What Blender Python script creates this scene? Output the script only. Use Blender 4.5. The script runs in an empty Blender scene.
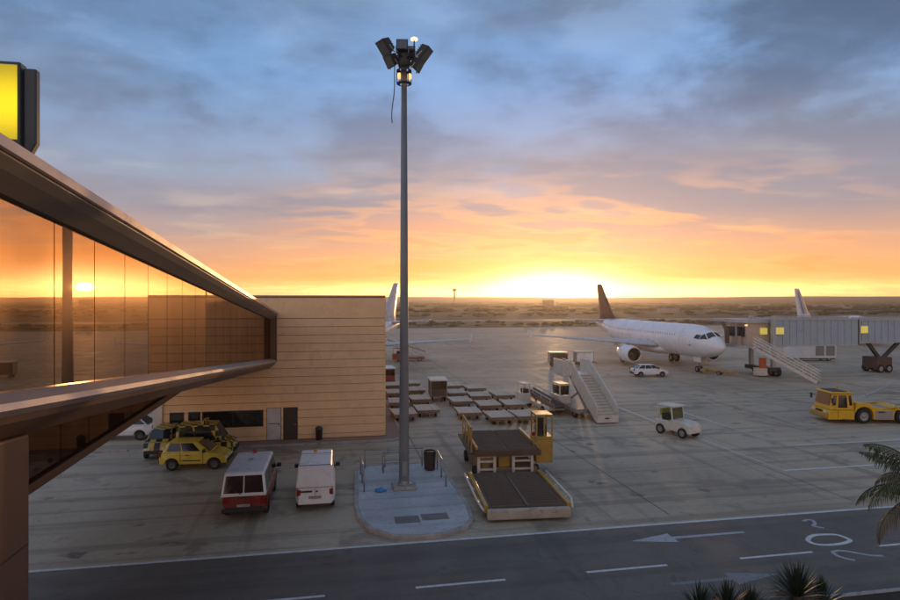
import bpy, bmesh, math, random
from mathutils import Vector, Matrix
random.seed(7)
R = math.radians
S = bpy.context.scene
COL = S.collection

# ------------------------------------------------------------------ camera, sky, sun, exposure
YAW = R(10.7)
cd = bpy.data.cameras.new('camera'); cd.lens = 24; cd.sensor_width = 36; cd.clip_start = .05; cd.clip_end = 20000
cam = bpy.data.objects.new('camera', cd); COL.objects.link(cam)
cam.location = (0, 0, 9); cam.rotation_euler = (R(90), 0, -YAW); S.camera = cam
SUN_AZ, SUN_EL = R(20.6), R(1.05)
sd = bpy.data.lights.new('sun', 'SUN'); sd.energy = 1.0; sd.angle = R(.55); sd.color = (1, .56, .24)
sun = bpy.data.objects.new('sun', sd); COL.objects.link(sun)
sun.rotation_euler = Vector((-math.sin(SUN_AZ)*math.cos(SUN_EL), -math.cos(SUN_AZ)*math.cos(SUN_EL), -math.sin(SUN_EL))).to_track_quat('-Z', 'Y').to_euler()
S.view_settings.view_transform = 'Standard'; S.view_settings.look = 'None'; S.view_settings.exposure = 0.95; S.view_settings.gamma = 1
S.view_settings.use_curve_mapping = False
S.render.engine = 'CYCLES'
S.cycles.use_denoising = True
S.cycles.max_bounces = 6; S.cycles.volume_bounces = 1; S.cycles.transparent_max_bounces = 8
S.cycles.sample_clamp_indirect = 6

def lin(r, g, b):
    f = lambda c: c/12.92/255 if c/255 <= .04045 else ((c/255+.055)/1.055)**2.4
    return (f(r), f(g), f(b), 1)

class NT:
    def __init__(s, nt): s.nt = nt; s.n = nt.nodes; s.l = nt.links
    def node(s, t, **k):
        n = s.n.new(t)
        for a, b in k.items(): setattr(n, a, b)
        return n
    def set(s, sock, v):
        if hasattr(v, 'is_output') or isinstance(v, bpy.types.NodeSocket): s.l.new(v, sock)
        else: sock.default_value = v
    def math(s, op, a, b=None, c=None, clamp=False):
        n = s.node('ShaderNodeMath', operation=op, use_clamp=clamp)
        s.set(n.inputs[0], a)
        if b is not None: s.set(n.inputs[1], b)
        if c is not None: s.set(n.inputs[2], c)
        return n.outputs[0]
    def vmath(s, op, a, b=None):
        n = s.node('ShaderNodeVectorMath', operation=op)
        s.set(n.inputs[0], a)
        if b is not None: s.set(n.inputs[1], b)
        return n.outputs['Value'] if op in ('DOT_PRODUCT', 'LENGTH') else n.outputs[0]
    def ramp(s, fac, stops, interp='LINEAR'):
        n = s.node('ShaderNodeValToRGB'); n.color_ramp.interpolation = interp
        e = n.color_ramp.elements
        while len(e) < len(stops): e.new(.5)
        for el, (p, c) in zip(e, stops): el.position = p; el.color = c
        s.set(n.inputs[0], fac); return n.outputs[0]
    def mix(s, fac, a, b, mode='MIX'):
        n = s.node('ShaderNodeMix', data_type='RGBA', blend_type=mode)
        s.set(n.inputs[0], fac); s.set(n.inputs[6], a); s.set(n.inputs[7], b); return n.outputs[2]
    def smooth(s, x, a, b, lo=0., hi=1.):
        n = s.node('ShaderNodeMapRange', interpolation_type='SMOOTHSTEP')
        s.set(n.inputs[0], x); n.inputs[1].default_value = a; n.inputs[2].default_value = b
        n.inputs[3].default_value = lo; n.inputs[4].default_value = hi; return n.outputs[0]
    def noise(s, vec, scale, detail=4, rough=.55, dist=0.):
        n = s.node('ShaderNodeTexNoise'); n.inputs['Scale'].default_value = scale
        n.inputs['Detail'].default_value = detail; n.inputs['Roughness'].default_value = rough
        n.inputs['Distortion'].default_value = dist
        s.l.new(vec, n.inputs['Vector']); return n.outputs[0]

def build_world():
    w = bpy.data.worlds.new('World'); S.world = w; w.use_nodes = True
    T = NT(w.node_tree); T.n.clear()
    out = T.node('ShaderNodeOutputWorld')
    tc = T.node('ShaderNodeTexCoord').outputs['Generated']
    d = T.vmath('NORMALIZE', tc)
    sx = T.node('ShaderNodeSeparateXYZ'); T.l.new(d, sx.inputs[0])
    x, y, z = sx.outputs
    zz = T.math('ABSOLUTE', z)
    hl = T.math('SQRT', T.math('ADD', T.math('ADD', T.math('MULTIPLY', x, x), T.math('MULTIPLY', y, y)), 1e-5))
    ca = T.math('DIVIDE', T.math('ADD', T.math('MULTIPLY', x, math.sin(SUN_AZ)), T.math('MULTIPLY', y, math.cos(SUN_AZ))), hl)
    # vertical gradient: under the sunset, and away from it
    warm = T.ramp(zz, [(0, lin(250, 158, 58)), (.030, lin(248, 160, 70)), (.065, lin(234, 150, 84)), (.105, lin(206, 142, 106)),
                       (.15, lin(164, 140, 138)), (.20, lin(140, 144, 160)), (.27, lin(122, 144, 178)), (.34, lin(108, 146, 192)), (.42, lin(96, 134, 178)), (1, lin(126, 144, 172))])
    side = T.ramp(zz, [(0, lin(246, 164, 76)), (.030, lin(238, 162, 90)), (.065, lin(204, 148, 114)), (.10, lin(166, 140, 132)),
                       (.14, lin(144, 138, 148)), (.20, lin(130, 142, 164)), (.27, lin(114, 140, 174)), (.34, lin(102, 138, 180)), (.42, lin(96, 132, 174)), (1, lin(126, 144, 172))])
    # the eastern sky: a broad rosy twilight arch, brightened out of view, like the zenith, as fill for ground and faces turned from the sun
    east_fill = T.ramp(zz, [(0, lin(250, 204, 172)), (.10, lin(250, 204, 174)), (.20, lin(226, 192, 178)), (.32, lin(186, 176, 184)), (.5, lin(150, 158, 178)), (1, lin(126, 144, 172))])
    base = T.mix(T.smooth(ca, .985, .84), warm, side)
    base = T.mix(T.smooth(ca, .6, -.35), base, east_fill)
    # cloud sheets: a flat layer seen in perspective
    k = T.math('DIVIDE', 1.0, T.math('ADD', zz, .085))
    pc = T.node('ShaderNodeCombineXYZ')
    T.l.new(T.math('MULTIPLY', x, k), pc.inputs[0]); T.l.new(T.math('MULTIPLY', y, k), pc.inputs[1]); pc.inputs[2].default_value = 3.7
    # streak direction: nearly along the horizon as the camera sees it
    mp = T.node('ShaderNodeMapping'); T.l.new(pc.outputs[0], mp.inputs[0]); mp.inputs['Rotation'].default_value = (0, 0, R(24)); mp.inputs['Scale'].default_value = (.60, .95, 1)
    n1 = T.noise(mp.outputs[0], 1.25, 4, .46, .15)
    n2 = T.noise(mp.outputs[0], 3.2, 4, .5, .2)
    nn = T.math('ADD', T.math('MULTIPLY', n1, .72), T.math('MULTIPLY', n2, .28))
    # more cloud towards the right of the sunset, as in the sky of the picture
    cr = T.math('DIVIDE', T.math('SUBTRACT', T.math('MULTIPLY', x, math.cos(SUN_AZ)), T.math('MULTIPLY', y, math.sin(SUN_AZ))), hl)
    nb = T.math('ADD', nn, T.smooth(cr, -.25, .55, -.035, .075))
    cloud = T.smooth(nb, .40, .62)
    ccol = T.ramp(zz, [(0, lin(250, 178, 84)), (.04, lin(240, 172, 102)), (.085, lin(196, 148, 122)), (.14, lin(132, 126, 136)), (.22, lin(114, 122, 140)), (.34, lin(84, 100, 126)), (.5, lin(92, 108, 132)), (1, lin(110, 124, 146))])
    camt = T.math('MULTIPLY', T.math('MULTIPLY', cloud, T.smooth(zz, .012, .12, .22, .88)), T.smooth(ca, -.5, .6, .45, 1.))
    c = T.mix(camt, base, ccol)
    # soft lumps of grey over the whole upper sky
    m3 = T.node('ShaderNodeMapping'); T.l.new(d, m3.inputs[0]); m3.inputs['Scale'].default_value = (1., 1., 2.3); m3.inputs['Location'].default_value = (.35, .2, .4)
    lump = T.noise(m3.outputs[0], 4.6, 8, .58, .15)
    c = T.mix(T.math('MULTIPLY', T.smooth(T.math('ADD', lump, T.smooth(cr, -.2, .6, -.02, .06)), .42, .66), T.math('MULTIPLY', T.smooth(zz, .09, .19, 0., .66), T.smooth(ca, -.5, .6, .45, 1.))), c, T.mix(T.smooth(zz, .14, .34), lin(132, 126, 138), lin(72, 94, 124)))
    c = T.mix(T.math('MULTIPLY', T.smooth(lump, .47, .34), T.smooth(zz, .12, .24, 0., .28)), c, lin(132, 164, 204))
    c = T.mix(T.math('MULTIPLY', T.math('MULTIPLY', T.smooth(T.math('ADD', cr, T.math('MULTIPLY', T.math('SUBTRACT', lump, .5), 1.2)), .12, .5), T.smooth(zz, .20, .40)), .62), c, lin(58, 78, 104))
    # warm lit rims where the cloud is thin, facing the sun
    rim = T.math('MULTIPLY', T.smooth(nb, .455, .505), T.smooth(nb, .575, .52))
    rim = T.math('MULTIPLY', T.math('MULTIPLY', rim, T.smooth(zz, .24, .11)), T.smooth(ca, .86, .99))
    c = T.mix(T.math('MULTIPLY', rim, .45), c, lin(244, 172, 108))
    # thin bright veils
    n3 = T.noise(mp.outputs[0], 2.2, 5, .5, .2)
    c = T.mix(T.math('MULTIPLY', T.smooth(n3, .52, .72), .14), c, T.mix(T.smooth(zz, .1, .3), lin(255, 214, 150), lin(160, 184, 214)))
    # glow around the low sun: a tight core and a wide, flat one along the horizon
    da = T.math('ARCCOSINE', T.math('MINIMUM', T.math('MAXIMUM', ca, -1.), 1.))
    def gauss(sa, sz, z0):
        q = T.math('ADD', T.math('POWER', T.math('DIVIDE', da, sa), 2.), T.math('POWER', T.math('DIVIDE', T.math('SUBTRACT', zz, z0), sz), 2.))
        return T.math('EXPONENT', T.math('MULTIPLY', q, -1.))
    wob = T.smooth(n2, .35, .65, .75, 1.2)
    g = T.mix(1., c, T.mix(1., lin(255, 218, 126), T.math('MULTIPLY', T.math('MULTIPLY', gauss(.44, .014, .012), wob), 2.4), 'MULTIPLY'), 'ADD')
    g = T.mix(1., g, T.mix(1., (1, .78, .36, 1), T.math('MULTIPLY', gauss(.085, .024, .017), 3.8), 'MULTIPLY'), 'ADD')
    g = T.mix(1., g, T.mix(1., (1, .50, .16, 1), T.math('MULTIPLY', gauss(.28, .08, .03), .08), 'MULTIPLY'), 'ADD')
    g = T.mix(1., g, T.mix(1., (1, .56, .28, 1), T.math('MULTIPLY', gauss(.30, .15, .05), .05), 'MULTIPLY'), 'ADD')
    sky = T.node('ShaderNodeTexSky'); sky.sky_type = 'NISHITA'; sky.sun_disc = False
    sky.sun_elevation = SUN_EL; sky.sun_rotation = SUN_AZ; sky.altitude = 10; sky.dust_density = 2.
    b1 = T.node('ShaderNodeBackground'); T.l.new(sky.outputs[0], b1.inputs[0]); b1.inputs[1].default_value = .06
    b2 = T.node('ShaderNodeBackground'); T.l.new(g, b2.inputs[0]); b2.inputs[1].default_value = .84
    add = T.node('ShaderNodeMixShader'); add.inputs[0].default_value = .86; T.l.new(b1.outputs[0], add.inputs[1]); T.l.new(b2.outputs[0], add.inputs[2])
    T.l.new(add.outputs[0], out.inputs[0])
build_world()

# ------------------------------------------------------------------ materials
MATS = {}
def mat(name, col, rough=.5, metal=0., var=.15, vscale=1.5, bump=0., bscale=20., dirt=None, dirt_amt=.0, emit=None, estr=0., spec=.5, coat=0., rnd=0.):
    if name in MATS: return MATS[name]
    m = bpy.data.materials.new(name); m.use_nodes = True; T = NT(m.node_tree)
    p = T.n['Principled BSDF']; tc = T.node('ShaderNodeTexCoord').outputs['Object']
    c = (*col[:3], 1)
    n = T.noise(tc, vscale, 5, .6)
    lo = tuple(v*(1-var) for v in c[:3])+(1,); hi = tuple(min(1, v*(1+var)) for v in c[:3])+(1,)
    cc = T.ramp(n, [(.3, lo), (.7, hi)])
    if rnd:
        oi = T.node('ShaderNodeObjectInfo').outputs['Random']; cc = T.mix(1., cc, T.ramp(oi, [(0, (1-rnd,)*3+(1,)), (1, (1,)*3+(1,))]), 'MULTIPLY')
    if dirt_amt:
        n2 = T.noise(tc, vscale*2.7, 6, .65, .6)
        cc = T.mix(T.math('MULTIPLY', T.smooth(n2, .5, .72), dirt_amt), cc, (*(dirt or (.05, .04, .03)), 1))
    T.l.new(cc, p.inputs['Base Color'])
    T.l.new(T.smooth(n, .3, .7, max(0, rough-.08), min(1, rough+.1)), p.inputs['Roughness'])
    p.inputs['Metallic'].default_value = metal; p.inputs['Specular IOR Level'].default_value = spec
    p.inputs['Coat Weight'].default_value = coat; p.inputs['Coat Roughness'].default_value = .12
    if bump:
        b = T.node('ShaderNodeBump'); b.inputs['Strength'].default_value = bump; b.inputs['Distance'].default_value = .02
        T.l.new(T.noise(tc, bscale, 5, .6), b.inputs['Height']); T.l.new(b.outputs[0], p.inputs['Normal'])
    if emit:
        p.inputs['Emission Color'].default_value = (*emit, 1); p.inputs['Emission Strength'].default_value = estr
    MATS[name] = m; return m

def ground_mat(name, c0, c1, stain, rough, big=.05, fine=6., stain_lo=.55, streak=0., oil=0.):
    m = bpy.data.materials.new(name); m.use_nodes = True; T = NT(m.node_tree); p = T.n['Principled BSDF']
    tc = T.node('ShaderNodeTexCoord').outputs['Object']
    n1 = T.noise(tc, big, 7, .62, .4); n2 = T.noise(tc, fine, 6, .7); n3 = T.noise(tc, big*6, 6, .6, .8)
    c = T.ramp(n1, [(.32, (*c0, 1)), (.68, (*c1, 1))])
    c = T.mix(.35, c, T.ramp(n2, [(.3, (.4, .4, .4, 1)), (.7, (1, 1, 1, 1))]), 'MULTIPLY')
    c = T.mix(T.math('MULTIPLY', T.smooth(n3, stain_lo, stain_lo+.14), .6), c, (*stain, 1))
    if oil:   # oil drips, scuffs and patched squares
        o1 = T.noise(tc, .75, 4, .55, .3); o2 = T.noise(tc, .11, 3, .5)
        c = T.mix(T.math('MULTIPLY', T.math('MULTIPLY', T.smooth(o1, .60, .70), T.smooth(o2, .42, .6)), oil), c, tuple(v*.35 for v in stain)+(1,))
        vo = T.node('ShaderNodeTexVoronoi', feature='F1', distance='CHEBYCHEV'); vo.inputs['Scale'].default_value = .13; T.l.new(tc, vo.inputs['Vector'])
        c = T.mix(.5, c, T.ramp(vo.outputs['Color'], [(0, (.72, .72, .72, 1)), (1, (1, 1, 1, 1))]), 'MULTIPLY')
    if streak:
        mp = T.node('ShaderNodeMapping'); T.l.new(tc, mp.inputs[0]); mp.inputs['Scale'].default_value = (.03, .9, 1); mp.inputs['Rotation'].default_value = (0, 0, R(6))
        c = T.mix(T.math('MULTIPLY', T.smooth(T.noise(mp.outputs[0], 1.3, 4, .6, .3), .5, .64), streak), c, (*stain, 1))
        mp2 = T.node('ShaderNodeMapping'); T.l.new(tc, mp2.inputs[0]); mp2.inputs['Scale'].default_value = (1.0, .05, 1); mp2.inputs['Rotation'].default_value = (0, 0, R(-14))
        c = T.mix(T.math('MULTIPLY', T.smooth(T.noise(mp2.outputs[0], .8, 3, .5, .4), .6, .7), streak), c, (*stain, 1))
    T.l.new(c, p.inputs['Base Color'])
    T.l.new(T.smooth(n3, .35, .7, rough+.08, rough-.1), p.inputs['Roughness'])
    p.inputs['Specular IOR Level'].default_value = .4
    b = T.node('ShaderNodeBump'); b.inputs['Strength'].default_value = .25; b.inputs['Distance'].default_value = .01
    T.l.new(T.noise(tc, 30, 4, .7), b.inputs['Height']); T.l.new(b.outputs[0], p.inputs['Normal'])
    return m

def checker_mat():
    m = bpy.data.materials.new('checker_paint'); m.use_nodes = True; T = NT(m.node_tree); p = T.n['Principled BSDF']
    tc = T.node('ShaderNodeTexCoord').outputs['Object']
    mp = T.node('ShaderNodeMapping'); T.l.new(tc, mp.inputs[0]); mp.inputs['Location'].default_value = (.07, .11, .05)
    k = T.node('ShaderNodeTexChecker'); T.l.new(mp.outputs[0], k.inputs[0]); k.inputs['Scale'].default_value = 3.1
    k.inputs[1].default_value = (.55, .40, .05, 1); k.inputs[2].default_value = (.012, .012, .012, 1)
    T.l.new(k.outputs[0], p.inputs['Base Color']); p.inputs['Roughness'].default_value = .35
    return m

def glass_mirror_mat(name='bronze_glass', lo=.60, hi=.72):
    # bronze solar-control glass: a strong mirror from outside, a little see-through
    m = bpy.data.materials.new(name); m.use_nodes = True; T = NT(m.node_tree); T.n.remove(T.n['Principled BSDF'])
    out = T.n['Material Output']; tc = T.node('ShaderNodeTexCoord').outputs['Object']
    g = T.node('ShaderNodeBsdfGlossy'); g.inputs['Color'].default_value = (.58, .42, .30, 1); g.inputs['Roughness'].default_value = .012
    bm = T.node('ShaderNodeBump'); bm.inputs['Strength'].default_value = .05; bm.inputs['Distance'].default_value = .02
    T.l.new(T.noise(tc, .7, 2, .4), bm.inputs['Height']); T.l.new(bm.outputs[0], g.inputs['Normal'])
    g2 = T.node('ShaderNodeBsdfGlossy'); g2.inputs['Color'].default_value = (.66, .42, .26, 1); g2.inputs['Roughness'].default_value = .3
    gm = T.node('ShaderNodeMixShader'); gm.inputs[0].default_value = .03; T.l.new(g.outputs[0], gm.inputs[1]); T.l.new(g2.outputs[0], gm.inputs[2]); g = gm
    t = T.node('ShaderNodeBsdfTransparent'); t.inputs['Color'].default_value = (.42, .30, .20, 1)
    df = T.node('ShaderNodeBsdfDiffuse'); df.inputs['Color'].default_value = (.10, .065, .04, 1)
    a = T.node('ShaderNodeMixShader'); a.inputs[0].default_value = .25; T.l.new(t.outputs[0], a.inputs[1]); T.l.new(df.outputs[0], a.inputs[2])
    s = T.node('ShaderNodeMixShader'); T.l.new(T.smooth(T.noise(tc, .35, 3, .5), .3, .7, lo, hi), s.inputs[0])
    T.l.new(a.outputs[0], s.inputs[1]); T.l.new(g.outputs[0], s.inputs[2]); T.l.new(s.outputs[0], out.inputs[0])
    return m

M_apron = ground_mat('worn_apron', (.42, .345, .245), (.64, .53, .385), (.17, .14, .10), .68, .06, 4., .53, .5, .75)
M_road = ground_mat('dark_asphalt', (.14, .118, .094), (.20, .168, .135), (.035, .035, .035), .62, .12, 8., .58, .3, .4)
M_field = ground_mat('dry_field', (.10, .075, .035), (.17, .125, .055), (.055, .055, .025), .9, .012, .3, .52, .5)
M_concrete = ground_mat('island_concrete', (.40, .42, .43), (.58, .60, .61), (.17, .17, .17), .75, .5, 9., .57, .35)
M_pave = ground_mat('pink_paving', (.26, .17, .13), (.36, .24, .18), (.15, .10, .08), .75, .4, 9., .6)
M_kerb = mat('kerb_concrete', (.36, .34, .31), .8, var=.25, vscale=1.2, dirt_amt=.5)
M_hill = mat('far_hills', (.085, .065, .035), .95, var=.3, vscale=.004)
M_scrub = mat('scrub_leaves', (.045, .05, .022), .9, var=.4, vscale=.02)
M_line = mat('road_paint', (.62, .62, .60), .6, var=.12, vscale=3., dirt=(.12, .12, .12), dirt_amt=.55)
M_wornline = mat('worn_road_paint', (.40, .42, .44), .65, var=.15, vscale=3., dirt=(.08, .08, .085), dirt_amt=.75)
M_clad = mat('tan_cladding', (.93, .61, .33), .45, var=.07, vscale=.7, dirt=(.55, .36, .19), dirt_amt=.3, rnd=.08)
M_cladcore = mat('groove_dark', (.22, .145, .08), .8)
M_cap = mat('parapet_metal', (.34, .27, .2), .45, .3)
M_winframe = mat('dark_window_frame', (.05, .045, .04), .4, .3)
M_glassd = mat('dark_glass', (.015, .017, .02), .06, var=.1, spec=.8)
M_autoglass = mat('car_glass', (.012, .014, .017), .05, var=.1, spec=.7)
M_whitedoor = mat('white_door', (.55, .54, .52), .5)
M_darkdoor = mat('dark_door', (.05, .035, .028), .5)
M_bronze = mat('brown_metal', (.16, .085, .05), .46, .25, var=.12, vscale=.6, dirt=(.10, .055, .03), dirt_amt=.3)
M_bronze2 = mat('eave_metal', (.19, .155, .13), .46, .3, var=.12, vscale=.6)
M_ledge = mat('sill_metal', (.40, .33, .29), .34, .5, var=.1, vscale=.8)
M_glassb = glass_mirror_mat()
M_glassl = glass_mirror_mat('dim_bronze_glass', .16, .24)
M_interior = mat('bridge_interior', (.11, .07, .045), .7, var=.2)
M_tyre = mat('tyre_rubber', (.018, .018, .018), .85)
M_rim = mat('wheel_rim', (.32, .32, .32), .4, .6)
M_darkrim = mat('dull_rim', (.11, .11, .11), .45, .4)
M_black = mat('black_plastic', (.02, .02, .021), .55)
M_yellowcar = mat('yellow_paint', (.60, .45, .04), .28, var=.06, coat=.5)
M_check = checker_mat()
M_white = mat('white_paint', (.74, .75, .76), .32, var=.05, dirt=(.35, .33, .3), dirt_amt=.2, coat=.3)
M_red = mat('red_paint', (.17, .018, .015), .3, var=.08, coat=.4)
M_chrome = mat('chrome', (.6, .6, .6), .2, .9)
M_lampglass = mat('lamp_glass', (.65, .65, .62), .15, spec=.8)
M_redlamp = mat('red_lamp', (.25, .01, .008), .2)
M_amber = mat('amber_lamp', (.6, .22, .02), .25)
M_galv = mat('galvanised_steel', (.33, .35, .36), .42, .7, var=.15, vscale=2.)
M_pole = mat('mast_paint', (.20, .22, .23), .45, .3, var=.12, vscale=1.)
M_lampbox = mat('floodlight_case', (.045, .05, .055), .45, .4)
M_equip_y = mat('equipment_yellow', (.44, .26, .05), .42, var=.12, dirt=(.10, .06, .03), dirt_amt=.45)
M_equip_w = mat('equipment_cream', (.66, .62, .54), .45, var=.1, dirt=(.25, .18, .12), dirt_amt=.4)
M_deck = mat('roller_deck', (.11, .072, .048), .7, .1, var=.25, vscale=3., dirt_amt=.3)
M_roller = mat('steel_roller', (.15, .105, .075), .6, .3)
M_dollydeck = mat('dolly_deck', (.90, .87, .80), .5, var=.15, vscale=2., dirt=(.2, .15, .1), dirt_amt=.3, rnd=.2)
M_dollyframe = mat('dolly_frame', (.22, .14, .095), .6, var=.25, dirt_amt=.4)
M_planewhite = mat('aircraft_white', (.82, .82, .83), .28, var=.03, vscale=.4, dirt=(.6, .58, .55), dirt_amt=.25, coat=.3)
M_planegrey = mat('aircraft_grey', (.50, .51, .53), .32, .1, var=.06)
M_finred = mat('maroon_fin', (.13, .045, .035), .35, var=.1)
M_finblue = mat('blue_stripe', (.12, .25, .50), .35)
M_finorange = mat('orange_stripe', (.60, .30, .16), .35)
M_fan = mat('fan_metal', (.06, .055, .05), .4, .6)
M_metal = mat('bare_metal', (.55, .52, .49), .25, .9)
M_tunnel = mat('jetway_grey', (.36, .44, .50), .45, .1, var=.08, vscale=.5, dirt=(.16, .17, .18), dirt_amt=.3)
M_tunnelframe = mat('jetway_frame', (.42, .44, .45), .45, .2)
M_jetcab = mat('jetway_cab', (.50, .40, .30), .5, .1, var=.1)
M_litwin = mat('lit_window', (.5, .42, .12), .3, emit=(1., .78, .14), estr=.2)
M_signface = mat('lit_sign', (.6, .5, .03), .3, emit=(1., .72, .0), estr=.35, var=.12, vscale=.9)
def lit_tube_glow(m, z0, half):   # a backlit face: brightest along the lamp tube behind it
    T = NT(m.node_tree); sp = T.node('ShaderNodeSeparateXYZ'); T.l.new(T.node('ShaderNodeTexCoord').outputs['Object'], sp.inputs[0])
    T.l.new(T.smooth(T.math('ABSOLUTE', T.math('SUBTRACT', sp.outputs[2], z0)), half, 0., .14, .55), T.n['Principled BSDF'].inputs['Emission Strength'])
lit_tube_glow(M_signface, .66, .6)
M_signcase = mat('sign_case', (.06, .075, .085), .45, .2)
M_tugyellow = mat('tug_yellow', (.72, .41, .015), .38, var=.08, dirt=(.2, .12, .03), dirt_amt=.3)
M_tuggrey = mat('tug_grey', (.30, .28, .25), .5, var=.1, dirt_amt=.2)
M_trunk = mat('palm_trunk', (.09, .06, .04), .9, var=.4, vscale=5., bump=.6)
M_frond = mat('palm_leaf', (.06, .075, .028), .6, var=.4, vscale=3.)
M_frondbrown = mat('palm_leaf_brown', (.13, .09, .035), .7, var=.4, vscale=3.)
M_yucca = mat('yucca_leaf', (.025, .042, .024), .55, var=.35, vscale=4.)
M_soil = ground_mat('planting_soil', (.035, .028, .02), (.06, .05, .035), (.02, .02, .015), .95, .6, 6.)
M_bluebag = mat('blue_plastic', (.05, .22, .50), .4)
M_orangecone = mat('orange_panel', (.55, .13, .03), .5)
M_navlamp = mat('lit_red_lamp', (.6, .2, .15), .3, emit=(1., .45, .3), estr=1.3)
M_warmlamp = mat('lit_warm_lamp', (.6, .4, .2), .3, emit=(1., .42, .12), estr=1.0)
M_concwall = mat('terminal_wall', (.55, .50, .44), .7, var=.1)

# ------------------------------------------------------------------ mesh helpers
class MB:
    def __init__(s): s.v = []; s.f = []
    def add(s, vs, fs):
        o = len(s.v); s.v += [tuple(p) for p in vs]; s.f += [tuple(i+o for i in f) for f in fs]; return s
    def bx(s, x0, x1, y0, y1, z0, z1):
        return s.add([(x0,y0,z0),(x1,y0,z0),(x1,y1,z0),(x0,y1,z0),(x0,y0,z1),(x1,y0,z1),(x1,y1,z1),(x0,y1,z1)],
                     [(3,2,1,0),(4,5,6,7),(0,1,5,4),(1,2,6,5),(2,3,7,6),(3,0,4,7)])
    def hexa(s, b, t):   # four bottom points, four top points, both counter-clockwise from above
        return s.add(list(b)+list(t), [(3,2,1,0),(4,5,6,7),(0,1,5,4),(1,2,6,5),(2,3,7,6),(3,0,4,7)])
    def cyl(s, p0, p1, r0, r1=None, n=12, caps=True):
        r1 = r0 if r1 is None else r1
        p0, p1 = Vector(p0), Vector(p1); d = (p1-p0).normalized()
        a = d.orthogonal().normalized(); b = d.cross(a)
        ring = lambda p, r: [p+(a*math.cos(2*math.pi*i/n)+b*math.sin(2*math.pi*i/n))*r for i in range(n)]
        fs = [(i, (i+1) % n, n+(i+1) % n, n+i) for i in range(n)]
        if caps: fs += [tuple(range(n-1, -1, -1)), tuple(range(n, 2*n))]
        return s.add(ring(p0, r0)+ring(p1, r1), fs)
    def bar(s, p0, p1, w, h, up=(0, 0, 1)):
        p0, p1 = Vector(p0), Vector(p1); d = (p1-p0).normalized(); up = Vector(up)
        if abs(d.dot(up)) > .98: up = Vector((0, 1, 0))
        a = d.cross(up).normalized()*w/2; b = a.cross(d).normalized()*h/2
        return s.hexa([p0-a-b, p0+a-b, p1+a-b, p1-a-b], [p0-a+b, p0+a+b, p1+a+b, p1-a+b])
    def tube(s, pts, r, n=8):
        for a, b in zip(pts, pts[1:]): s.cyl(a, b, r, n=n)
        return s
    def loft(s, rings, caps=True, closed=True):
        n = len(rings[0]); vs = [p for r in rings for p in r]; fs = []
        for i in range(len(rings)-1):
            for j in range(n if closed else n-1):
                k = (j+1) % n; fs.append((i*n+j, i*n+k, (i+1)*n+k, (i+1)*n+j))
        if caps: fs += [tuple(range(n-1, -1, -1)), tuple(range((len(rings)-1)*n, len(rings)*n))]
        return s.add(vs, fs)
    def lathe(s, prof, o=(0,0,0), axis='x', n=24, caps=False):
        o = Vector(o); rings = []
        for a, r in prof:
            ring = []
            for i in range(n):
                c, q = math.cos(2*math.pi*i/n)*r, math.sin(2*math.pi*i/n)*r
                ring.append(o+(Vector((a, c, q)) if axis == 'x' else Vector((c, a, q)) if axis == 'y' else Vector((c, q, a))))
            rings.append(ring)
        return s.loft(rings, caps)
    def prism(s, poly, z0, z1):
        n = len(poly)
        return s.add([(x, y, z0) for x, y in poly]+[(x, y, z1) for x, y in poly],
                     [tuple(range(n-1, -1, -1)), tuple(range(n, 2*n))]+[(i, (i+1) % n, n+(i+1) % n, n+i) for i in range(n)])
    def plate(s, q, th):   # a thin slab on polygon q, standing proud along its normal
        q = [Vector(p) for p in q]; nrm = (q[1]-q[0]).cross(q[-1]-q[0]).normalized(); n = len(q)
        return s.add([p-nrm*th for p in q]+[p+nrm*th for p in q],
                     [tuple(range(n-1, -1, -1)), tuple(range(n, 2*n))]+[(i, (i+1) % n, n+(i+1) % n, n+i) for i in range(n)])
    def mesh(s, name):
        me = bpy.data.meshes.new(name); me.from_pydata(s.v, [], s.f); bm = bmesh.new(); bm.from_mesh(me)
        bmesh.ops.recalc_face_normals(bm, faces=bm.faces); bm.to_mesh(me); bm.free(); return me
    def build(s, name, m, parent=None, smooth=False, bevel=0., seg=2, loc=None):
        me = s.mesh(name); me.materials.append(m)
        if smooth:
            for p in me.polygons: p.use_smooth = True
        o = bpy.data.objects.new(name, me); COL.objects.link(o)
        if parent: o.parent = parent
        if loc: o.location = loc
        if bevel:
            b = o.modifiers.new('bevel', 'BEVEL'); b.width = bevel; b.segments = seg; b.limit_method = 'ANGLE'; b.angle_limit = R(35)
        return o

def tag(o, label=None, cat=None, group=None, kind=None):
    for k, v in (('label', label), ('category', cat), ('group', group), ('kind', kind)):
        if v: o[k] = v
    return o
def thing(name, label, cat, loc=(0,0,0), rz=0., group=None):
    o = bpy.data.objects.new(name, None); o.empty_display_size = .2; COL.objects.link(o); o.location = loc; o.rotation_euler = (0, 0, rz)
    return tag(o, label, cat, group)
def copy_tree(o, parent=None):
    c = o.copy(); COL.objects.link(c)
    if parent: c.parent = parent
    for ch in list(o.children): copy_tree(ch, c)
    return c
def inst(name, me, parent, loc, rz=0.):
    o = bpy.data.objects.new(name, me); COL.objects.link(o); o.parent = parent; o.location = loc; o.rotation_euler = (0, 0, rz); return o
ca, sa = math.cos(YAW), math.sin(YAW)
def at(px, py, D):    # where something stood when the photograph was surveyed: picture point and depth to metres
    x = (px-450)*D/600; return Vector((x*ca+D*sa, -x*sa+D*ca, 9-(py-300)*D/600))
def gp(px, py, z=0.):
    p = at(px, py, (9-z)*600/(py-300)); return (p.x, p.y)

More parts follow.
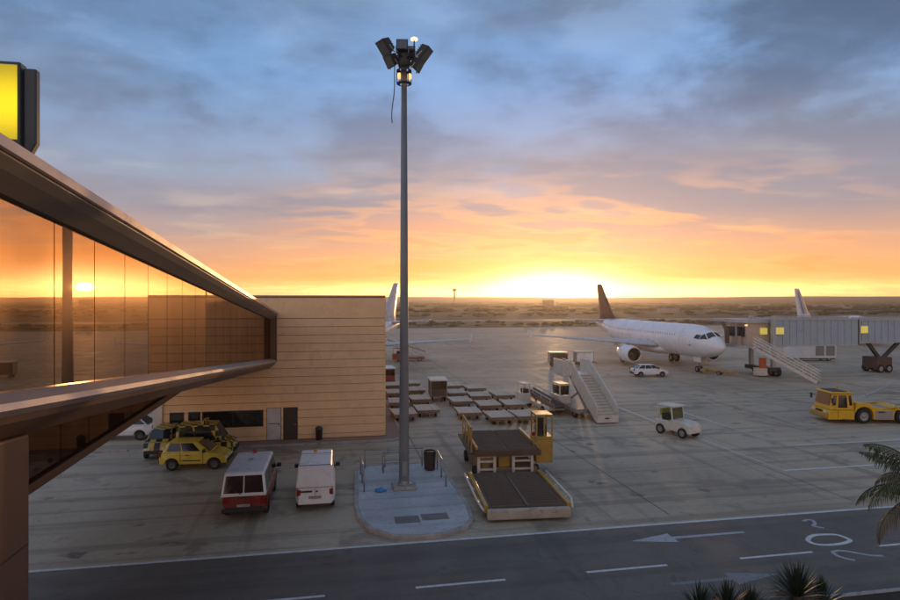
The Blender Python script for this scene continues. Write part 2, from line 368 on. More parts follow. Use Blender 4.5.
# ------------------------------------------------------------------ ground, apron, road
def sheet(name, poly, z, m, parent=None, th=.003, kind='structure'):
    b = MB(); n = len(poly); b.add([(x, y, z) for x, y in poly], [tuple(range(n))])
    o = b.build(name, m, parent)
    if kind and not parent: tag(o, kind=kind)
    return o
g = MB(); NS = 64
g.add([(0, 900, -.06)]+[(3000*math.cos(2*math.pi*i/NS), 900+3000*math.sin(2*math.pi*i/NS), -.06) for i in range(NS)], [(0, i+1, (i+1) % NS+1) for i in range(NS)])
tag(g.build('ground', M_field), kind='structure')
sheet('apron', [(-160, 15), (420, 15), (420, 196), (-160, 186)], 0, M_apron)
road = sheet('road', [(-120, 12.5), (200, 12.5), (200, 22.0), (-120, 22.0)], .004, M_road)
tax = sheet('taxiway', [(-600, 232), (900, 262), (900, 286), (-600, 256)], -.03, mat('taxiway_grey', (.20, .175, .15), .7, var=.2, vscale=.02))

def stroke(name, pts, w, m, parent, z=.009, closed=False):
    b = MB(); pts = [Vector((p[0], p[1], z)) for p in pts]; n = len(pts); L = []; Rr = []
    for i, p in enumerate(pts):
        a = pts[(i-1) % n] if closed or i else p; c = pts[(i+1) % n] if closed or i < n-1 else p
        d = (c-a).normalized(); nn = Vector((-d.y, d.x, 0))*w/2; L.append(p+nn); Rr.append(p-nn)
    b.add(L+Rr, [(i, (i+1) % n, n+(i+1) % n, n+i) for i in range(n if closed else n-1)])
    return b.build(name, m, parent)
stroke('edge_line', [(-60, 22.12), (25.5, 22.08)], .16, M_line, road)
stroke('edge_line', [(27.5, 22.08), (90, 22.05)], .16, M_line, road)
for k in range(-4, 9):
    stroke('lane_dash', [(-3.25+5.68*k, 18.62+.004*k), (-.35+5.68*k, 18.62+.004*k)], .13, M_line, road)
stroke('edge_line', [(-60, 13.6), (14, 13.6)], .12, M_line, road)
def arrow(x0, x1, y, m_):   # tip at x0
    b = MB(); z = .009; s = 1 if x1 > x0 else -1
    b.add([(x0, y, z), (x0+s*1.75, y+.42, z), (x0+s*1.75, y+.10, z), (x1, y+.08, z), (x1, y-.08, z), (x0+s*1.75, y-.10, z), (x0+s*1.75, y-.42, z)], [(0, 1, 2, 3, 4, 5, 6)])
    return b.build('lane_arrow', m_, road)
arrow(10.75, 15.5, 20.72, M_wornline); arrow(14.25, 10.4, 17.35, mat('faded_road_paint', (.20, .21, .22), .65, var=.15, vscale=3., dirt=(.08, .08, .085), dirt_amt=.8))
def spl(px, closed=False, n=5):
    P = [Vector(gp(*p)) for p in px]; m_ = len(P); out = []
    for i in range(m_ if closed else m_-1):
        g_ = lambda k: P[k % m_] if closed else P[max(0, min(m_-1, k))]
        a, b_, c, d_ = g_(i-1), g_(i), g_(i+1), g_(i+2)
        for j in range(n):
            t = j/n; out.append(.5*((2*b_)+(c-a)*t+(2*a-5*b_+4*c-d_)*t*t+(3*b_-a-3*c+d_)*t*t*t))
    if not closed: out.append(P[-1])
    return out
# worn letters on the road, read along the lane
stroke('road_letter', spl([(803,521.5),(808,520),(813,521),(815,524),(813,526),(819,527.5),(824,528.5)]), .13, M_wornline, road)
stroke('road_letter', spl([(808,539.5),(813,535.8),(824,534.8),(837,535.2),(846,538.2),(850,541),(842,543.8),(828,545.2),(817,544.6),(810,542.4)], True), .17, M_line, road, closed=True)
stroke('road_letter', spl([(855,560.5),(848,559.3),(838,556.3),(833,552.5),(838,551),(846,551.5),(858,553.5),(870,555.6),(883,556.2)]), .14, M_wornline, road)
# stand lines on the apron
ap = bpy.data.objects['apron']
stroke('stand_line', [(23.2, 47), (23.2, 27.85), (95, 27.95)], .21, M_line, ap, .006)
stroke('stand_line', [(27.3, 45), (27.3, 32.55), (95, 32.6)], .18, M_line, ap, .006)
stroke('stand_line', [(44.5, 45.5), (62.3, 56.9), (80, 68)], .2, M_wornline, ap, .006)
stroke('stand_line', [(44.4, 50), (44.4, 105)], .15, M_wornline, ap, .006)
stroke('stand_line', [(-60, 118), (120, 122)], .3, mat('yellow_paint_worn', (.42, .30, .08), .7, dirt_amt=.6), ap, .006)
for k in range(6):
    stroke('slab_joint', [(4.7+9*k, 23), (4.7+9*k, 150)], .05, mat('joint_tar', (.06, .055, .05), .7), ap, .004)

# verge with a kerb at the near right
vp = [(10.2, 4), (10.2, 13.2), (10.6, 14.6), (11.8, 15.35), (13.5, 15.5), (60, 15.5), (60, 4)]
ver = MB().prism(vp, -.02, .13).build('planting_bed', M_soil); tag(ver, kind='structure')
def kerb(poly, w, z1, parent, closed=False, name='kerb', m=None):
    pts = [Vector((x, y, 0)) for x, y in poly]; n = len(pts); rings = []
    for i, p in enumerate(pts):
        a = pts[(i-1) % n] if closed or i else p; c = pts[(i+1) % n] if closed or i < n-1 else p
        d = (c-a).normalized(); q = Vector((-d.y, d.x, 0))*w/2
        up = Vector((0, 0, z1)); dn = Vector((0, 0, -.02))
        rings.append([p-q+dn, p+q+dn, p+q+up*.82, p+q*.8+up, p-q*.8+up, p-q+up*.82])
    if closed: rings.append(rings[0])
    return MB().loft(rings, caps=not closed).build(name, m or M_kerb, parent)
kerb(vp[:-1], .16, .16, ver)

# low far hills and scrub
hb = MB()
for (rad, a0, a1, hbase, sd_) in ((2600, -75, 105, 25, 1), (2250, -60, 40, 16, 2), (2150, 20, 95, 20, 3)):
    rnd = random.Random(sd_); N = 150; rings = []
    ph = [rnd.uniform(0, 6.28) for _ in range(5)]
    for i in range(N+1):
        a = R(a0+(a1-a0)*i/N); t = i/N
        hh = hbase*(.84+.05*math.sin(5*a*1.7+ph[0])+.03*math.sin(13*a+ph[1])+.02*math.sin(31*a+ph[2])+.02*math.sin(77*a+ph[3]))*min(1, 8*t, 8*(1-t))
        q = lambda r, z: (r*math.sin(a), r*math.cos(a), z)
        rings.append([q(rad-450, -.5), q(rad-220, hh*.45), q(rad, hh), q(rad+400, hh*.7), q(rad+500, -.5)])
    hb.loft(rings, caps=True)
tag(hb.build('hills', M_hill, smooth=True), kind='structure')

def scrub():
    b = MB(); rnd = random.Random(5)
    ico = []
    t = (1+5**.5)/2
    iv = [Vector(p).normalized() for p in [(-1,t,0),(1,t,0),(-1,-t,0),(1,-t,0),(0,-1,t),(0,1,t),(0,-1,-t),(0,1,-t),(t,0,-1),(t,0,1),(-t,0,-1),(-t,0,1)]]
    fi = [(0,11,5),(0,5,1),(0,1,7),(0,7,10),(0,10,11),(1,5,9),(5,11,4),(11,10,2),(10,7,6),(7,1,8),(3,9,4),(3,4,2),(3,2,6),(3,6,8),(3,8,9),(4,9,5),(2,4,11),(6,2,10),(8,6,7),(9,8,1)]
    def clump(x, y, w, h):
        for _ in range(3):
            ox, oy, s = rnd.uniform(-.5, .5)*w, rnd.uniform(-.4, .4)*w, rnd.uniform(.5, .9)
            b.add([(x+ox+p.x*w*.5*s*rnd.uniform(.75, 1.2), y+oy+p.y*w*.5*s*rnd.uniform(.75, 1.2), max(-.06, h*s*.5+p.z*h*.55*s*rnd.uniform(.8, 1.2))) for p in iv], fi)
    def row(y0, slope, x0, x1, n, w, h, jit):
        for _ in range(n):
            x = rnd.uniform(x0, x1); clump(x, y0+slope*x+rnd.gauss(0, jit), w*rnd.uniform(.6, 1.6), h*rnd.uniform(.4, 1.3))
    row(206, .03, -120, 420, 260, 2.4, .9, 4)
    row(222, .03, -150, 420, 120, 3, 1.2, 5)
    row(330, .04, -300, 600, 190, 6, 2.0, 18)
    row(470, .03, -400, 900, 260, 9, 3.2, 25)
    row(700, .02, -600, 1300, 260, 18, 3.0, 50)
    row(1100, .02, -900, 2000, 260, 34, 3.6, 90)
    row(1500, .02, -1100, 2100, 260, 48, 4.5, 120)
    row(2050, .0, -1500, 2600, 240, 70, 6, 80)
    o = b.build('scrub', M_scrub); return tag(o, 'dry bushes and far trees scattered over the open fields', 'scrub', kind='stuff')
scrub()

# ------------------------------------------------------------------ wheels and generic vehicles
def wheel(parent, x, y, r, w=.2, side=1, axis='y', rimm=None, name='wheel'):
    b = MB(); prof = [(-w/2, r*.62), (-w/2, r*.92), (-w/2+.03, r), (w/2-.03, r), (w/2, r*.92), (w/2, r*.62)]
    b.lathe(prof, (0, 0, 0), 'y', 20); t = b.build(name, M_tyre, parent, True, loc=(x, y, r))
    k = MB().lathe([(-w/2+.04, 0.001), (-w/2+.035, r*.63), (w/2-.035, r*.63), (w/2-.05, r*.3), (w/2-.02, r*.16), (w/2-.02, .001)], (0, 0, 0), 'y', 14)
    if side < 0: k.v = [(a, -bq, c) for a, bq, c in k.v]
    k.build('rim', rimm or M_rim, t); return t

def vehicle(name, label, cat, loc, rz, L, W, prof, cab, wheels, r, paint, cabpaint=None, sides=((.05,.33),(.36,.66),(.69,.95)), rear=((.08,.92),), front=True, group=None, mirror=True, bev=.06, glass=None, wt=(.14,.88), lamps=True, plate=True, bump=None, rimm=None):
    """prof: upper outline (x,z) from rear bottom over the top to front bottom; cab: rb,fb,zb,rt,ft,zt,wb,wt (metres)"""
    t = thing(name, label, cat, loc, rz, group); cabpaint = cabpaint or paint; glass = glass or M_autoglass
    zb = prof[0][1]; pts = list(prof)
    # keep the sill level between the arches
    out = list(pts); xs = sorted(wheels, reverse=True)
    for wx in xs:
        ra = r*1.2; h0 = math.sqrt(max(.0001, ra*ra-(zb-r)**2))
        out.append((wx+h0, zb))
        for i in range(1, 8):
            a0 = math.asin((zb-r)/ra); a = a0+(math.pi-2*a0)*i/8; out.append((wx+ra*math.cos(a), r+ra*math.sin(a)))
        out.append((wx-h0, zb))
    hw = W/2; hl = L/2
    ztop = max(p[1] for p in prof)
    def wid(x, z):
        return hw*(1-.16*max(0, (abs(x)/hl-.72)/.28)**2)*(1-.05*abs((z-.62*ztop)/ztop))
    n = len(out)
    b = MB().add([(x, wid(x, z), z) for x, z in out]+[(x, -wid(x, z), z) for x, z in out],
                 [tuple(range(n)), tuple(range(2*n-1, n-1, -1))]+[(i, (i+1) % n, n+(i+1) % n, n+i) for i in range(n)])
    body = b.build('body', paint, t, bevel=bev, seg=3)
    MB().bx(-hl*.9, hl*.9, -hw*.8, hw*.8, zb+.05, zb+.4).build('underbody', M_black, t)
    rb, fb, z0, rt, ft, z1, w0, w1 = cab
    w0 /= 2; w1 /= 2
    c = MB().hexa([(rb,-w0,z0-.05),(fb,-w0,z0-.05),(fb,w0,z0-.05),(rb,w0,z0-.05)], [(rt,-w1,z1),(ft,-w1,z1),(ft,w1,z1),(rt,w1,z1)])
    cabin = c.build('cabin', cabpaint, t, bevel=.09, seg=4)
    lp = lambda a, q, k: a+(q-a)*k
    def sp(s, v, sg): return (lp(lp(rb, fb, s), lp(rt, ft, s), v), sg*lp(w0, w1, v), lp(z0, z1, v))
    for sg in (1, -1):
        for s0, s1 in sides:
            q = [sp(s0, wt[0], sg), sp(s1, wt[0], sg), sp(s1, wt[1], sg), sp(s0, wt[1], sg)]
            if sg > 0: q = q[::-1]
            MB().plate(q, .012).build('side_window', glass, cabin)
    def ep(s, v, e):
        x = lp(rb, rt, v) if e < 0 else lp(fb, ft, v); wv = lp(w0, w1, v); return (x, -wv+2*wv*s, lp(z0, z1, v))
    if front:
        MB().plate([ep(.06, .1, 1), ep(.94, .1, 1), ep(.93, .93, 1), ep(.07, .93, 1)], .014).build('windscreen', glass, cabin)
    for s0, s1 in rear:
        MB().plate([ep(s0, wt[0], -1), ep(s1, wt[0], -1), ep(s1, wt[1], -1), ep(s0, wt[1], -1)][::-1], .014).build('rear_window', glass, cabin)
    for wx in wheels:
        for sg in (1, -1): wheel(t, wx, sg*(hw-.13), r, .2, sg, rimm=M_darkrim)
    if lamps:
        zf = [p for p in prof if p[0] > hl*.8]; zl = max(p[1] for p in zf)*.86
        for sg in (1, -1):
            MB().bx(hl-.13, hl-.012, sg*(hw*.62)-.16, sg*(hw*.62)+.16, zl-.09, zl+.05).build('headlight', M_lampglass, t, bevel=.02)
            MB().bx(-hl+.0, -hl+.12, sg*(hw*.80)-.08, sg*(hw*.80)+.08, .68*1.05, .92*1.05).build('tail_light', M_redlamp, t, bevel=.02)
        MB().bx(hl-.06, hl+.035, -hw*.78, hw*.78, zb+.02, zb+.22).build('bumper', bump or M_black, t, bevel=.03)
        MB().bx(-hl-.035, -hl+.06, -hw*.82, hw*.82, zb+.02, zb+.24).build('bumper', bump or M_black, t, bevel=.03)
    if plate:
        MB().bx(-hl-.045, -hl-.03, -.26, .26, zb+.26, zb+.37).build('number_plate', M_tuggrey, t)
    if mirror:
        for sg in (1, -1):
            MB().bx(fb-.42, fb-.28, sg*(w0+.13)-.1, sg*(w0+.13)+.1, z0+.02, z0+.2).build('mirror', M_black, t, bevel=.03)
        # small arms join the mirrors to the doors
            MB().bx(fb-.38, fb-.33, min(sg*(w0-.06), sg*(w0+.06)), max(sg*(w0-.06), sg*(w0+.06)), z0+.03, z0+.09).build('mirror_arm', M_black, t)
    return t

# ------------------------------------------------------------------ service building with tan cladding
BX0, BX1, BY0, BY1, BZ = -10.9, 3.12, 39.5, 60., 9.28
bld = thing('service_building', 'tan building clad in horizontal metal panels at the end of the glazed walkway', 'building', (0, 0, 0))
MB().bx(BX0+.04, BX1-.04, BY0+.04, BY1-.04, 0, BZ-.1).build('wall', M_cladcore, bld)
MB().bx(BX0-.05, BX1+.03, BY0-.05, BY1, BZ-.12, BZ+.02).build('parapet', M_cap, bld, bevel=.02)
rows = [(7.83, 9.13)]; z = 7.80
while z > .3: rows.append((max(.12, z-.508), z)); z -= .53
openings = [(-10.1, -9.25, 1.0, 2.06), (-9.02, -8.3, 1.0, 2.06), (-8.21, -4.55, 1.0, 2.06), (-4.36, -3.46, .12, 2.16), (-3.34, -2.44, .12, 2.16)]
for (z0, z1) in rows:
    segs = [(BX0, BX1)]
    for (a, b_, c, d_) in openings:
        if c < z1-.001 and d_ > z0+.001:
            ns = []
            for s0, s1 in segs:
                if b_ <= s0 or a >= s1: ns.append((s0, s1)); continue
                if a > s0: ns.append((s0, a))
                if b_ < s1: ns.append((b_, s1))
            segs = ns
            if d_ < z1-.02: MB().bx(a+.001, b_-.001, BY0-.045, BY0+.03, max(z0, d_), z1).build('cladding_panel', M_clad, bld)
            if c > z0+.02: MB().bx(a+.001, b_-.001, BY0-.045, BY0+.03, z0, min(z1, c)).build('cladding_panel', M_clad, bld)
    for s0, s1 in segs:
        j = random.uniform(0, .006)
        MB().bx(s0+.001, s1-.001, BY0-.045-j, BY0+.03, z0, z1).build('cladding_panel', M_clad, bld, bevel=.012, seg=1)
    MB().bx(BX1-.03, BX1+.045, BY0+.05, BY1-.05, z0, z1).build('cladding_panel', M_clad, bld, bevel=.012, seg=1)
for (a, b_, n) in ((-10.1, -9.25, 1), (-9.02, -8.3, 1), (-8.21, -4.55, 2)):
    f = MB()
    f.bx(a, b_, BY0-.03, BY0+.035, 1.0, 1.06); f.bx(a, b_, BY0-.03, BY0+.035, 2.0, 2.06)
    for k in range(n+1): xx = a+.03+(b_-a-.06)*k/n; f.bx(xx-.03, xx+.03, BY0-.028, BY0+.033, 1.06, 2.0)
    wf = f.build('window', M_winframe, bld)
    for k in range(n):
        x0 = a+.06+(b_-a-.06)*k/n; x1 = a+(b_-a-.06)*(k+1)/n
        MB().bx(x0+.003, x1-.003, BY0+.0, BY0+.02, 1.063, 1.997).build('pane', M_glassd, wf)
for a, m_ in ((-4.36, M_whitedoor), (-3.34, M_darkdoor)):
    d_ = MB().bx(a+.03, a+.87, BY0-.012, BY0+.03, .12, 2.13).build('door', m_, bld, bevel=.01)
    MB().bx(a+.72, a+.80, BY0-.06, BY0-.012, 1.05, 1.12).build('handle', M_chrome, d_)
    if m_ is M_whitedoor:
        MB().bx(a+.1, a+.8, BY0-.02, BY0-.0125, 1.13, 1.17).build('rail', M_winframe, d_)
MB().bx(BX0-.12, BX0+.42, BY0-.2, BY0-.06, 0, 4.4).build('pilaster', mat('pale_pilaster', (.62, .58, .52), .6), bld, bevel=.02)
MB().bx(-9, -8.6, 46, 46.4, BZ, BZ+.2).build('roof_vent', M_galv, bld)
# pavement with a rounded end
pv = [(-6.2, 38.2), (3.0, 38.2)]+[(3.0+1.25*math.sin(R(a)), 39.45-1.25*math.cos(R(a))) for a in range(10, 91, 10)]+[(4.25, 60), (3.2, 60), (3.2, 39.4), (-6.2, 39.4)]
pav = MB().prism(pv, -.02, .11).build('pavement', M_pave); tag(pav, kind='structure')
kerb(pv[:12], .16, .13, pav)
kerb([(-20, 38.6), (-12.2, 38.6)], .16, .12, pav)

bin_ = thing('waste_bin', 'dark upright waste bin against the tan wall', 'bin', (-1.1, 39.05, .11), 0, 'waste bins')
MB().lathe([(0, .16), (.02, .19), (.62, .22), (.66, .24), (.72, .24)], (0,0,0), 'z', 16, True).build('body', M_black, bin_, True)
MB().lathe([(.72, .235), (.80, .2), (.86, .08), (.87, .001)], (0,0,0), 'z', 16).build('lid', M_winframe, bin_, True)

# ------------------------------------------------------------------ glazed walkway (left)
GX = -4.1; SL = -.0825
def zr(y): return 10.83+SL*(y-8.38)
WY0, WY1 = 1.0, 39.42
wk = thing('glazed_walkway', 'sloping walkway with bronze mirror glass reaching from the terminal to the tan building', 'walkway', (0, 0, 0))
def sw(name, pro, m, y0=WY0, y1=WY1, bevel=0., parent=wk):   # sweep a section (x, dz below roof top) along the sloping walkway
    return MB().loft([[(x, y0, zr(y0)+dz) for x, dz in pro], [(x, y1, zr(y1)+dz) for x, dz in pro]]).build(name, m, parent, bevel=bevel)
sw('roof', [(-7.6, -.05), (-7.6, -.35), (-4.2, -.35), (-4.2, .02), (-5.8, .10)], M_bronze2)
sw('eave', [(-4.199, .03), (-3.88, .0), (-3.72, -.10), (-3.70, -.24), (-3.80, -.36), (-4.02, -.54), (-4.199, -.54)], M_bronze2)
sw('gutter_lip', [(-3.71, -.03), (-3.66, -.05), (-3.65, -.19), (-3.685, -.21)], M_ledge)
sw('sill', [(-4.19, -3.00), (-3.98, -2.98), (-3.76, -3.08), (-3.72, -3.16), (-3.78, -3.24), (-4.19, -3.24)], M_ledge)
sw('fascia', [(-3.82, -3.245), (-3.86, -3.34), (-4.15, -3.58), (-4.55, -3.66), (-4.6, -3.245)], M_bronze)
sw('soffit', [(-4.551, -3.55), (-4.551, -3.65), (-7.3, -3.65), (-7.3, -3.55)], mat('soffit_panel', (.16, .095, .06), .5, .2))
sw('floor', [(-4.62, -3.1), (-4.62, -3.5), (-7.3, -3.5), (-7.3, -3.1)], M_interior)
sw('back_wall', [(-7.3, -.36), (-7.3, -3.04), (-7.45, -3.04), (-7.45, -.36)], M_interior)
sw('far_fascia', [(-7.305, -3.05), (-7.305, -3.64), (-7.6, -3.5), (-7.6, -3.05)], M_bronze)
sw('handrail', [(-4.5, -1.95), (-4.5, -2.0), (-4.55, -2.0), (-4.55, -1.95)], M_chrome)
yy = 2.3
while yy < WY1-.2:
    y1 = min(yy+1.5, WY1-.12)
    MB().hexa([(GX-.03, yy+.014, zr(yy)-3.0), (GX, yy+.014, zr(yy)-3.0), (GX, y1-.014, zr(y1)-3.0), (GX-.03, y1-.014, zr(y1)-3.0)],
              [(GX-.03, yy+.014, zr(yy)-.53), (GX, yy+.014, zr(yy)-.53), (GX, y1-.014, zr(y1)-.53), (GX-.03, y1-.014, zr(y1)-.53)]).build('glass_pane', M_glassb, wk)
    MB().bx(GX-.10, GX-.035, yy-.025, yy+.025, zr(yy)-3.01, zr(yy)-.5).build('mullion', M_bronze, wk)
    yy += 1.5
MB().bx(-4.18, -3.72, WY1-.18, WY1-.005, zr(WY1)-3.2, zr(WY1)-.1).build('end_frame', M_bronze, wk)
MB().hexa([(-7.2, 6.4, 0), (-4.155, 6.4, 0), (-4.155, 9.2, 0), (-7.2, 9.2, 0)], [(-7.2, 6.4, zr(6.4)-3.6), (-4.155, 6.4, zr(6.4)-3.6), (-4.155, 9.2, zr(9.2)-3.6), (-7.2, 9.2, zr(9.2)-3.6)]).build('column', M_bronze, wk, bevel=.04, seg=3)
for k in range(4):
    zc = 1.0+1.55*k
    MB().bx(-4.156, -4.147, 6.46, 9.15, zc, zc+.02).build('column_joint', M_winframe, wk)

lw = thing('lower_ramp', 'lower glazed ramp passing under the bronze walkway', 'walkway', (0, 0, 0))
LX = -8.0
def zl(y): return 3.75+.022*(y-10)
def sl(name, pro, m, y0=9.2, y1=39.4): return MB().loft([[(x, y0, zl(y0)+dz) for x, dz in pro], [(x, y1, zl(y1)+dz) for x, dz in pro]]).build(name, m, lw)
sl('base_beam', [(LX+.12, 0), (LX+.12, .26), (LX-2.6, .26), (LX-2.6, 0)], M_bronze)
sl('roof', [(LX+.12, 2.5), (LX+.12, 2.7), (LX-2.6, 2.7), (LX-2.6, 2.5)], M_bronze2)
sl('back_wall', [(LX-2.4, .27), (LX-2.4, 2.49), (LX-2.5, 2.49), (LX-2.5, .27)], M_interior)
for k in range(14):
    y0 = 9.3+2.05*k; y1 = y0+2.0
    MB().hexa([(LX-.03, y0, zl(y0)+.265), (LX, y0, zl(y0)+.265), (LX, y1, zl(y1)+.265), (LX-.03, y1, zl(y1)+.265)],
              [(LX-.03, y0, zl(y0)+2.49), (LX, y0, zl(y0)+2.49), (LX, y1, zl(y1)+2.49), (LX-.03, y1, zl(y1)+2.49)]).build('glass_pane', M_glassl, lw)
    MB().bx(LX-.1, LX-.035, y0-.06, y0-.01, zl(y0)+.262, zl(y0)+2.49).build('mullion', M_bronze, lw)

sg = thing('lit_sign', 'lit yellow sign in a dark case standing on the walkway roof', 'sign', (-4.73, 8.62, zr(8.6)))
sx0, sx1, sz0, sz1 = -1.2, .93, .10, 1.21
MB().add([], []).hexa([(sx0, -.14, sz0+.06), (sx1-.14, -.14, sz0), (sx1-.14, .04, sz0), (sx0, .04, sz0+.06)], [(sx0, -.14, sz1), (sx1-.14, -.14, sz1), (sx1-.14, .04, sz1), (sx0, .04, sz1)]).build('frame', M_signcase, sg, bevel=.02)
MB().loft([[(x, y, z_) for x, z_ in ((sx1-.13, sz0-.06), (sx1-.06, sz0-.06), (sx1+.02, sz0+.10), (sx1+.02, sz1-.06), (sx1-.13, sz1-.06))] for y in (-.09, .03)]).build('end_cover', M_signcase, sg, bevel=.02)
MB().bx(sx0+.05, sx1-.17, -.158, -.145, sz0+.12, sz1-.05).build('lit_face', M_signface, sg)
for xx in (sx0+.5, sx1-.6): MB().bx(xx-.05, xx+.05, -.08, .03, -.05, sz0+.04).build('bracket', M_black, sg)

# ------------------------------------------------------------------ mast and island
MX, MY = 3.14, 28.33
isl_px = [(1.0, 31.6), (.85, 26.2), (.95, 24.6), (1.35, 23.4), (2.1, 22.62), (3.1, 22.4), (4.1, 22.5), (4.95, 23.0), (5.4, 23.8), (5.55, 25.2), (5.52, 31.6), (5.3, 32.1), (4.8, 32.35), (1.8, 32.4), (1.25, 32.15)]
isl = MB().prism(isl_px, -.02, .13).build('traffic_island', M_concrete); tag(isl, kind='structure')
kerb(isl_px, .2, .155, isl, True)
for (x0, x1, y0, y1) in ((2.3, 3.3, 23.75, 24.5), (3.4, 4.5, 23.9, 24.6)):
    MB().bx(x0, x1, y0, y1, .128, .14).build('manhole_cover', mat('cover_steel', (.16, .15, .14), .6, .3, var=.3), isl)

mast = thing('light_mast', 'tall tapered steel mast carrying floodlights, on the concrete island', 'light mast', (MX, MY, .13))
MB().lathe([(0, .25), (.3, .245), (10, .19), (20.2, .125)], (0, 0, 0), 'z', 20, True).build('pole', M_pole, mast, True)
bp = MB().bx(-.55, .55, -.55, .55, 0, .14); bp.build('base', M_kerb, mast, bevel=.03)
MB().lathe([(.14, .34), (.18, .34), (.20, .28), (.34, .26)], (0,0,0), 'z', 16, True).build('flange', M_galv, mast)
MB().bx(-.11, .11, -.27, -.2, .6, 1.3).build('access_door', M_galv, mast)
hd = MB(); hd.lathe([(19.9, .26), (20.0, .3), (20.5, .3), (20.6, .22)], (0,0,0), 'z', 14, True)
for a in (0, 60, 120, 180, 240, 300):
    hd.cyl((0, 0, 20.25), (.8*math.cos(R(a)), .8*math.sin(R(a)), 20.35), .045, n=8)
hd.cyl((-.35, -.1, 20.4), (.45, -.1, 20.4), .03, n=6); hd.cyl((-.3, .1, 20.9), (.3, .1, 20.9), .03, n=6)
hd.build('head_ring', M_lampbox, mast)
def flood(x, y, z_, rz, tilt, w=.62, h=.62, dp=.3):
    w *= 1.1; h *= 1.2; dp *= 1.5
    b = MB(); b.hexa([(-w/2, -dp*.3, -h/2), (w/2, -dp*.3, -h/2), (w/2, dp*.5, -h*.36), (-w/2, dp*.5, -h*.36)], [(-w/2, -dp*.3, h/2), (w/2, -dp*.3, h/2), (w/2, dp*.5, h*.36), (-w/2, dp*.5, h*.36)])
    for k in range(4): b.bx(-w/2+.05, w/2-.05, dp*.5, dp*.5+.1, -.2+.12*k, -.17+.12*k)
    o = b.build('floodlight', M_lampbox, mast, bevel=.015)
    o.location = (x, y, z_); o.rotation_euler = (tilt, 0, rz)
    l = MB().bx(-w/2+.05, w/2-.05, -dp*.3-.012, -dp*.3-.001, -h/2+.05, h/2-.05).build('lens', mat('flood_lens', (.12, .13, .14), .15), o)
    y_ = MB().bar((-w/2-.03, 0, 0), (-w/2-.03, .05, -h*.55), .03, .05).bar((w/2+.03, 0, 0), (w/2+.03, .05, -h*.55), .03, .05).build('yoke', M_galv, o)
flood(-.92, -.1, 20.75, R(-62), R(40)); flood(-.62, .1, 20.2, R(-60), R(32), .55, .5)
flood(.98, 0, 20.62, R(62), R(40)); flood(.66, .1, 20.1, R(60), R(32), .55, .5)
flood(-.12, -.25, 20.78, R(-8), R(-25), .5, .55); flood(.3, .3, 20.7, R(170), R(-30), .5, .55)
b = MB().cyl((.48, 0, 20.3), (.48, 0, 21.2), .035, n=8).build('lamp_stem', M_lampbox, mast)
MB().lathe([(21.2, .07), (21.23, .17), (21.3, .17), (21.36, .06)], (.48, 0, 0), 'z', 12, True).build('obstruction_lamp', M_navlamp, mast)
cg = MB()
for a in range(0, 360, 60): cg.cyl((.34*math.cos(R(a)), .34*math.sin(R(a)), 19.1), (.34*math.cos(R(a)), .34*math.sin(R(a)), 19.75), .02, n=6)
cg.lathe([(19.08, .2), (19.1, .36), (19.15, .36)], (0,0,0), 'z', 14); cg.lathe([(19.7, .36), (19.75, .36), (19.78, .2)], (0,0,0), 'z', 14)
cg.build('lamp_cage', M_lampbox, mast)
for xx in (-.24, .24): MB().lathe([(19.25, .02), (19.3, .09), (19.5, .09), (19.55, .02)], (xx, -.2, 0), 'z', 10, True).build('warm_lamp', M_warmlamp, mast)
cb = []
for k in range(14): t_ = k/13; cb.append((-.42-.18*math.sin(t_*2.2)*t_-.03*math.sin(9*t_), -.12, 20.3-3.1*t_))
MB().tube(cb, .022, 6).build('loose_cable', M_black, mast)

def railing(name, label, pts, posts, h=.95, group='steel railings on the concrete island', two=True):
    o = thing(name, label, 'railing', (*pts[0], .13), 0, group); ox, oy = pts[0]
    P = [Vector((x-ox, y-oy, h)) for x, y in pts]
    MB().tube(P, .03, 8).build('top_rail', M_galv, o, True)
    if two: MB().tube([p-Vector((0, 0, .45)) for p in P], .022, 8).build('mid_rail', M_galv, o, True)
    for a in posts:
        k = min(int(a), len(P)-2); q = P[k].lerp(P[k+1], a-k); MB().cyl((q.x, q.y, 0), (q.x, q.y, h), .035, n=8).build('post', M_galv, o, True)
    return o
railing('guard_railing', 'low steel rail along the left edge of the mast island', [(1.25, 27.9), (1.2, 30.9)], (0.02, .5, .98), two=False)
railing('guard_railing', 'low steel rail along the back of the mast island', [(1.4, 31.9), (4.55, 31.8)], (0.02, .35, .7, .98), two=False)
railing('guard_railing', 'low steel rail along the loader side of the mast island', [(5.2, 31.2), (5.1, 28.0)], (0.02, .5, .98), two=False)
fr = thing('rack_frame', 'small grey steel hoop rack behind the floodlight mast', 'rack', (3.0, 31.1, .13))
for yq in (-.25, .25):
    MB().tube([(-.65, yq, 0), (-.65, yq, .85), (-.5, yq, 1.05), (.5, yq, 1.05), (.65, yq, .85), (.65, yq, 0)], .035, 8).build('hoop', M_galv, fr, True)
MB().bar((-.65, -.25, .5), (.65, -.25, .5), .04, .05).build('cross_bar', M_galv, fr)
MB().bar((-.65, .25, .5), (.65, .25, .5), .04, .05).build('cross_bar', M_galv, fr)
for xq in (-.5, .5): MB().bar((xq, -.25, 1.05), (xq, .25, 1.05), .04, .05).build('spreader', M_galv, fr)
wb = thing('litter_bin', 'dark ribbed litter bin at the back corner of the mast island', 'bin', (4.78, 31.0, .13), 0, 'waste bins')
MB().lathe([(0, .22), (.02, .26), (.9, .31), (.94, .31)], (0,0,0), 'z', 18, True).build('body', mat('bin_brown', (.055, .04, .03), .6), wb, True)
MB().lathe([(.935, .32), (1.0, .32), (1.0, .27), (.96, .27)], (0,0,0), 'z', 18).build('rim', M_black, wb)
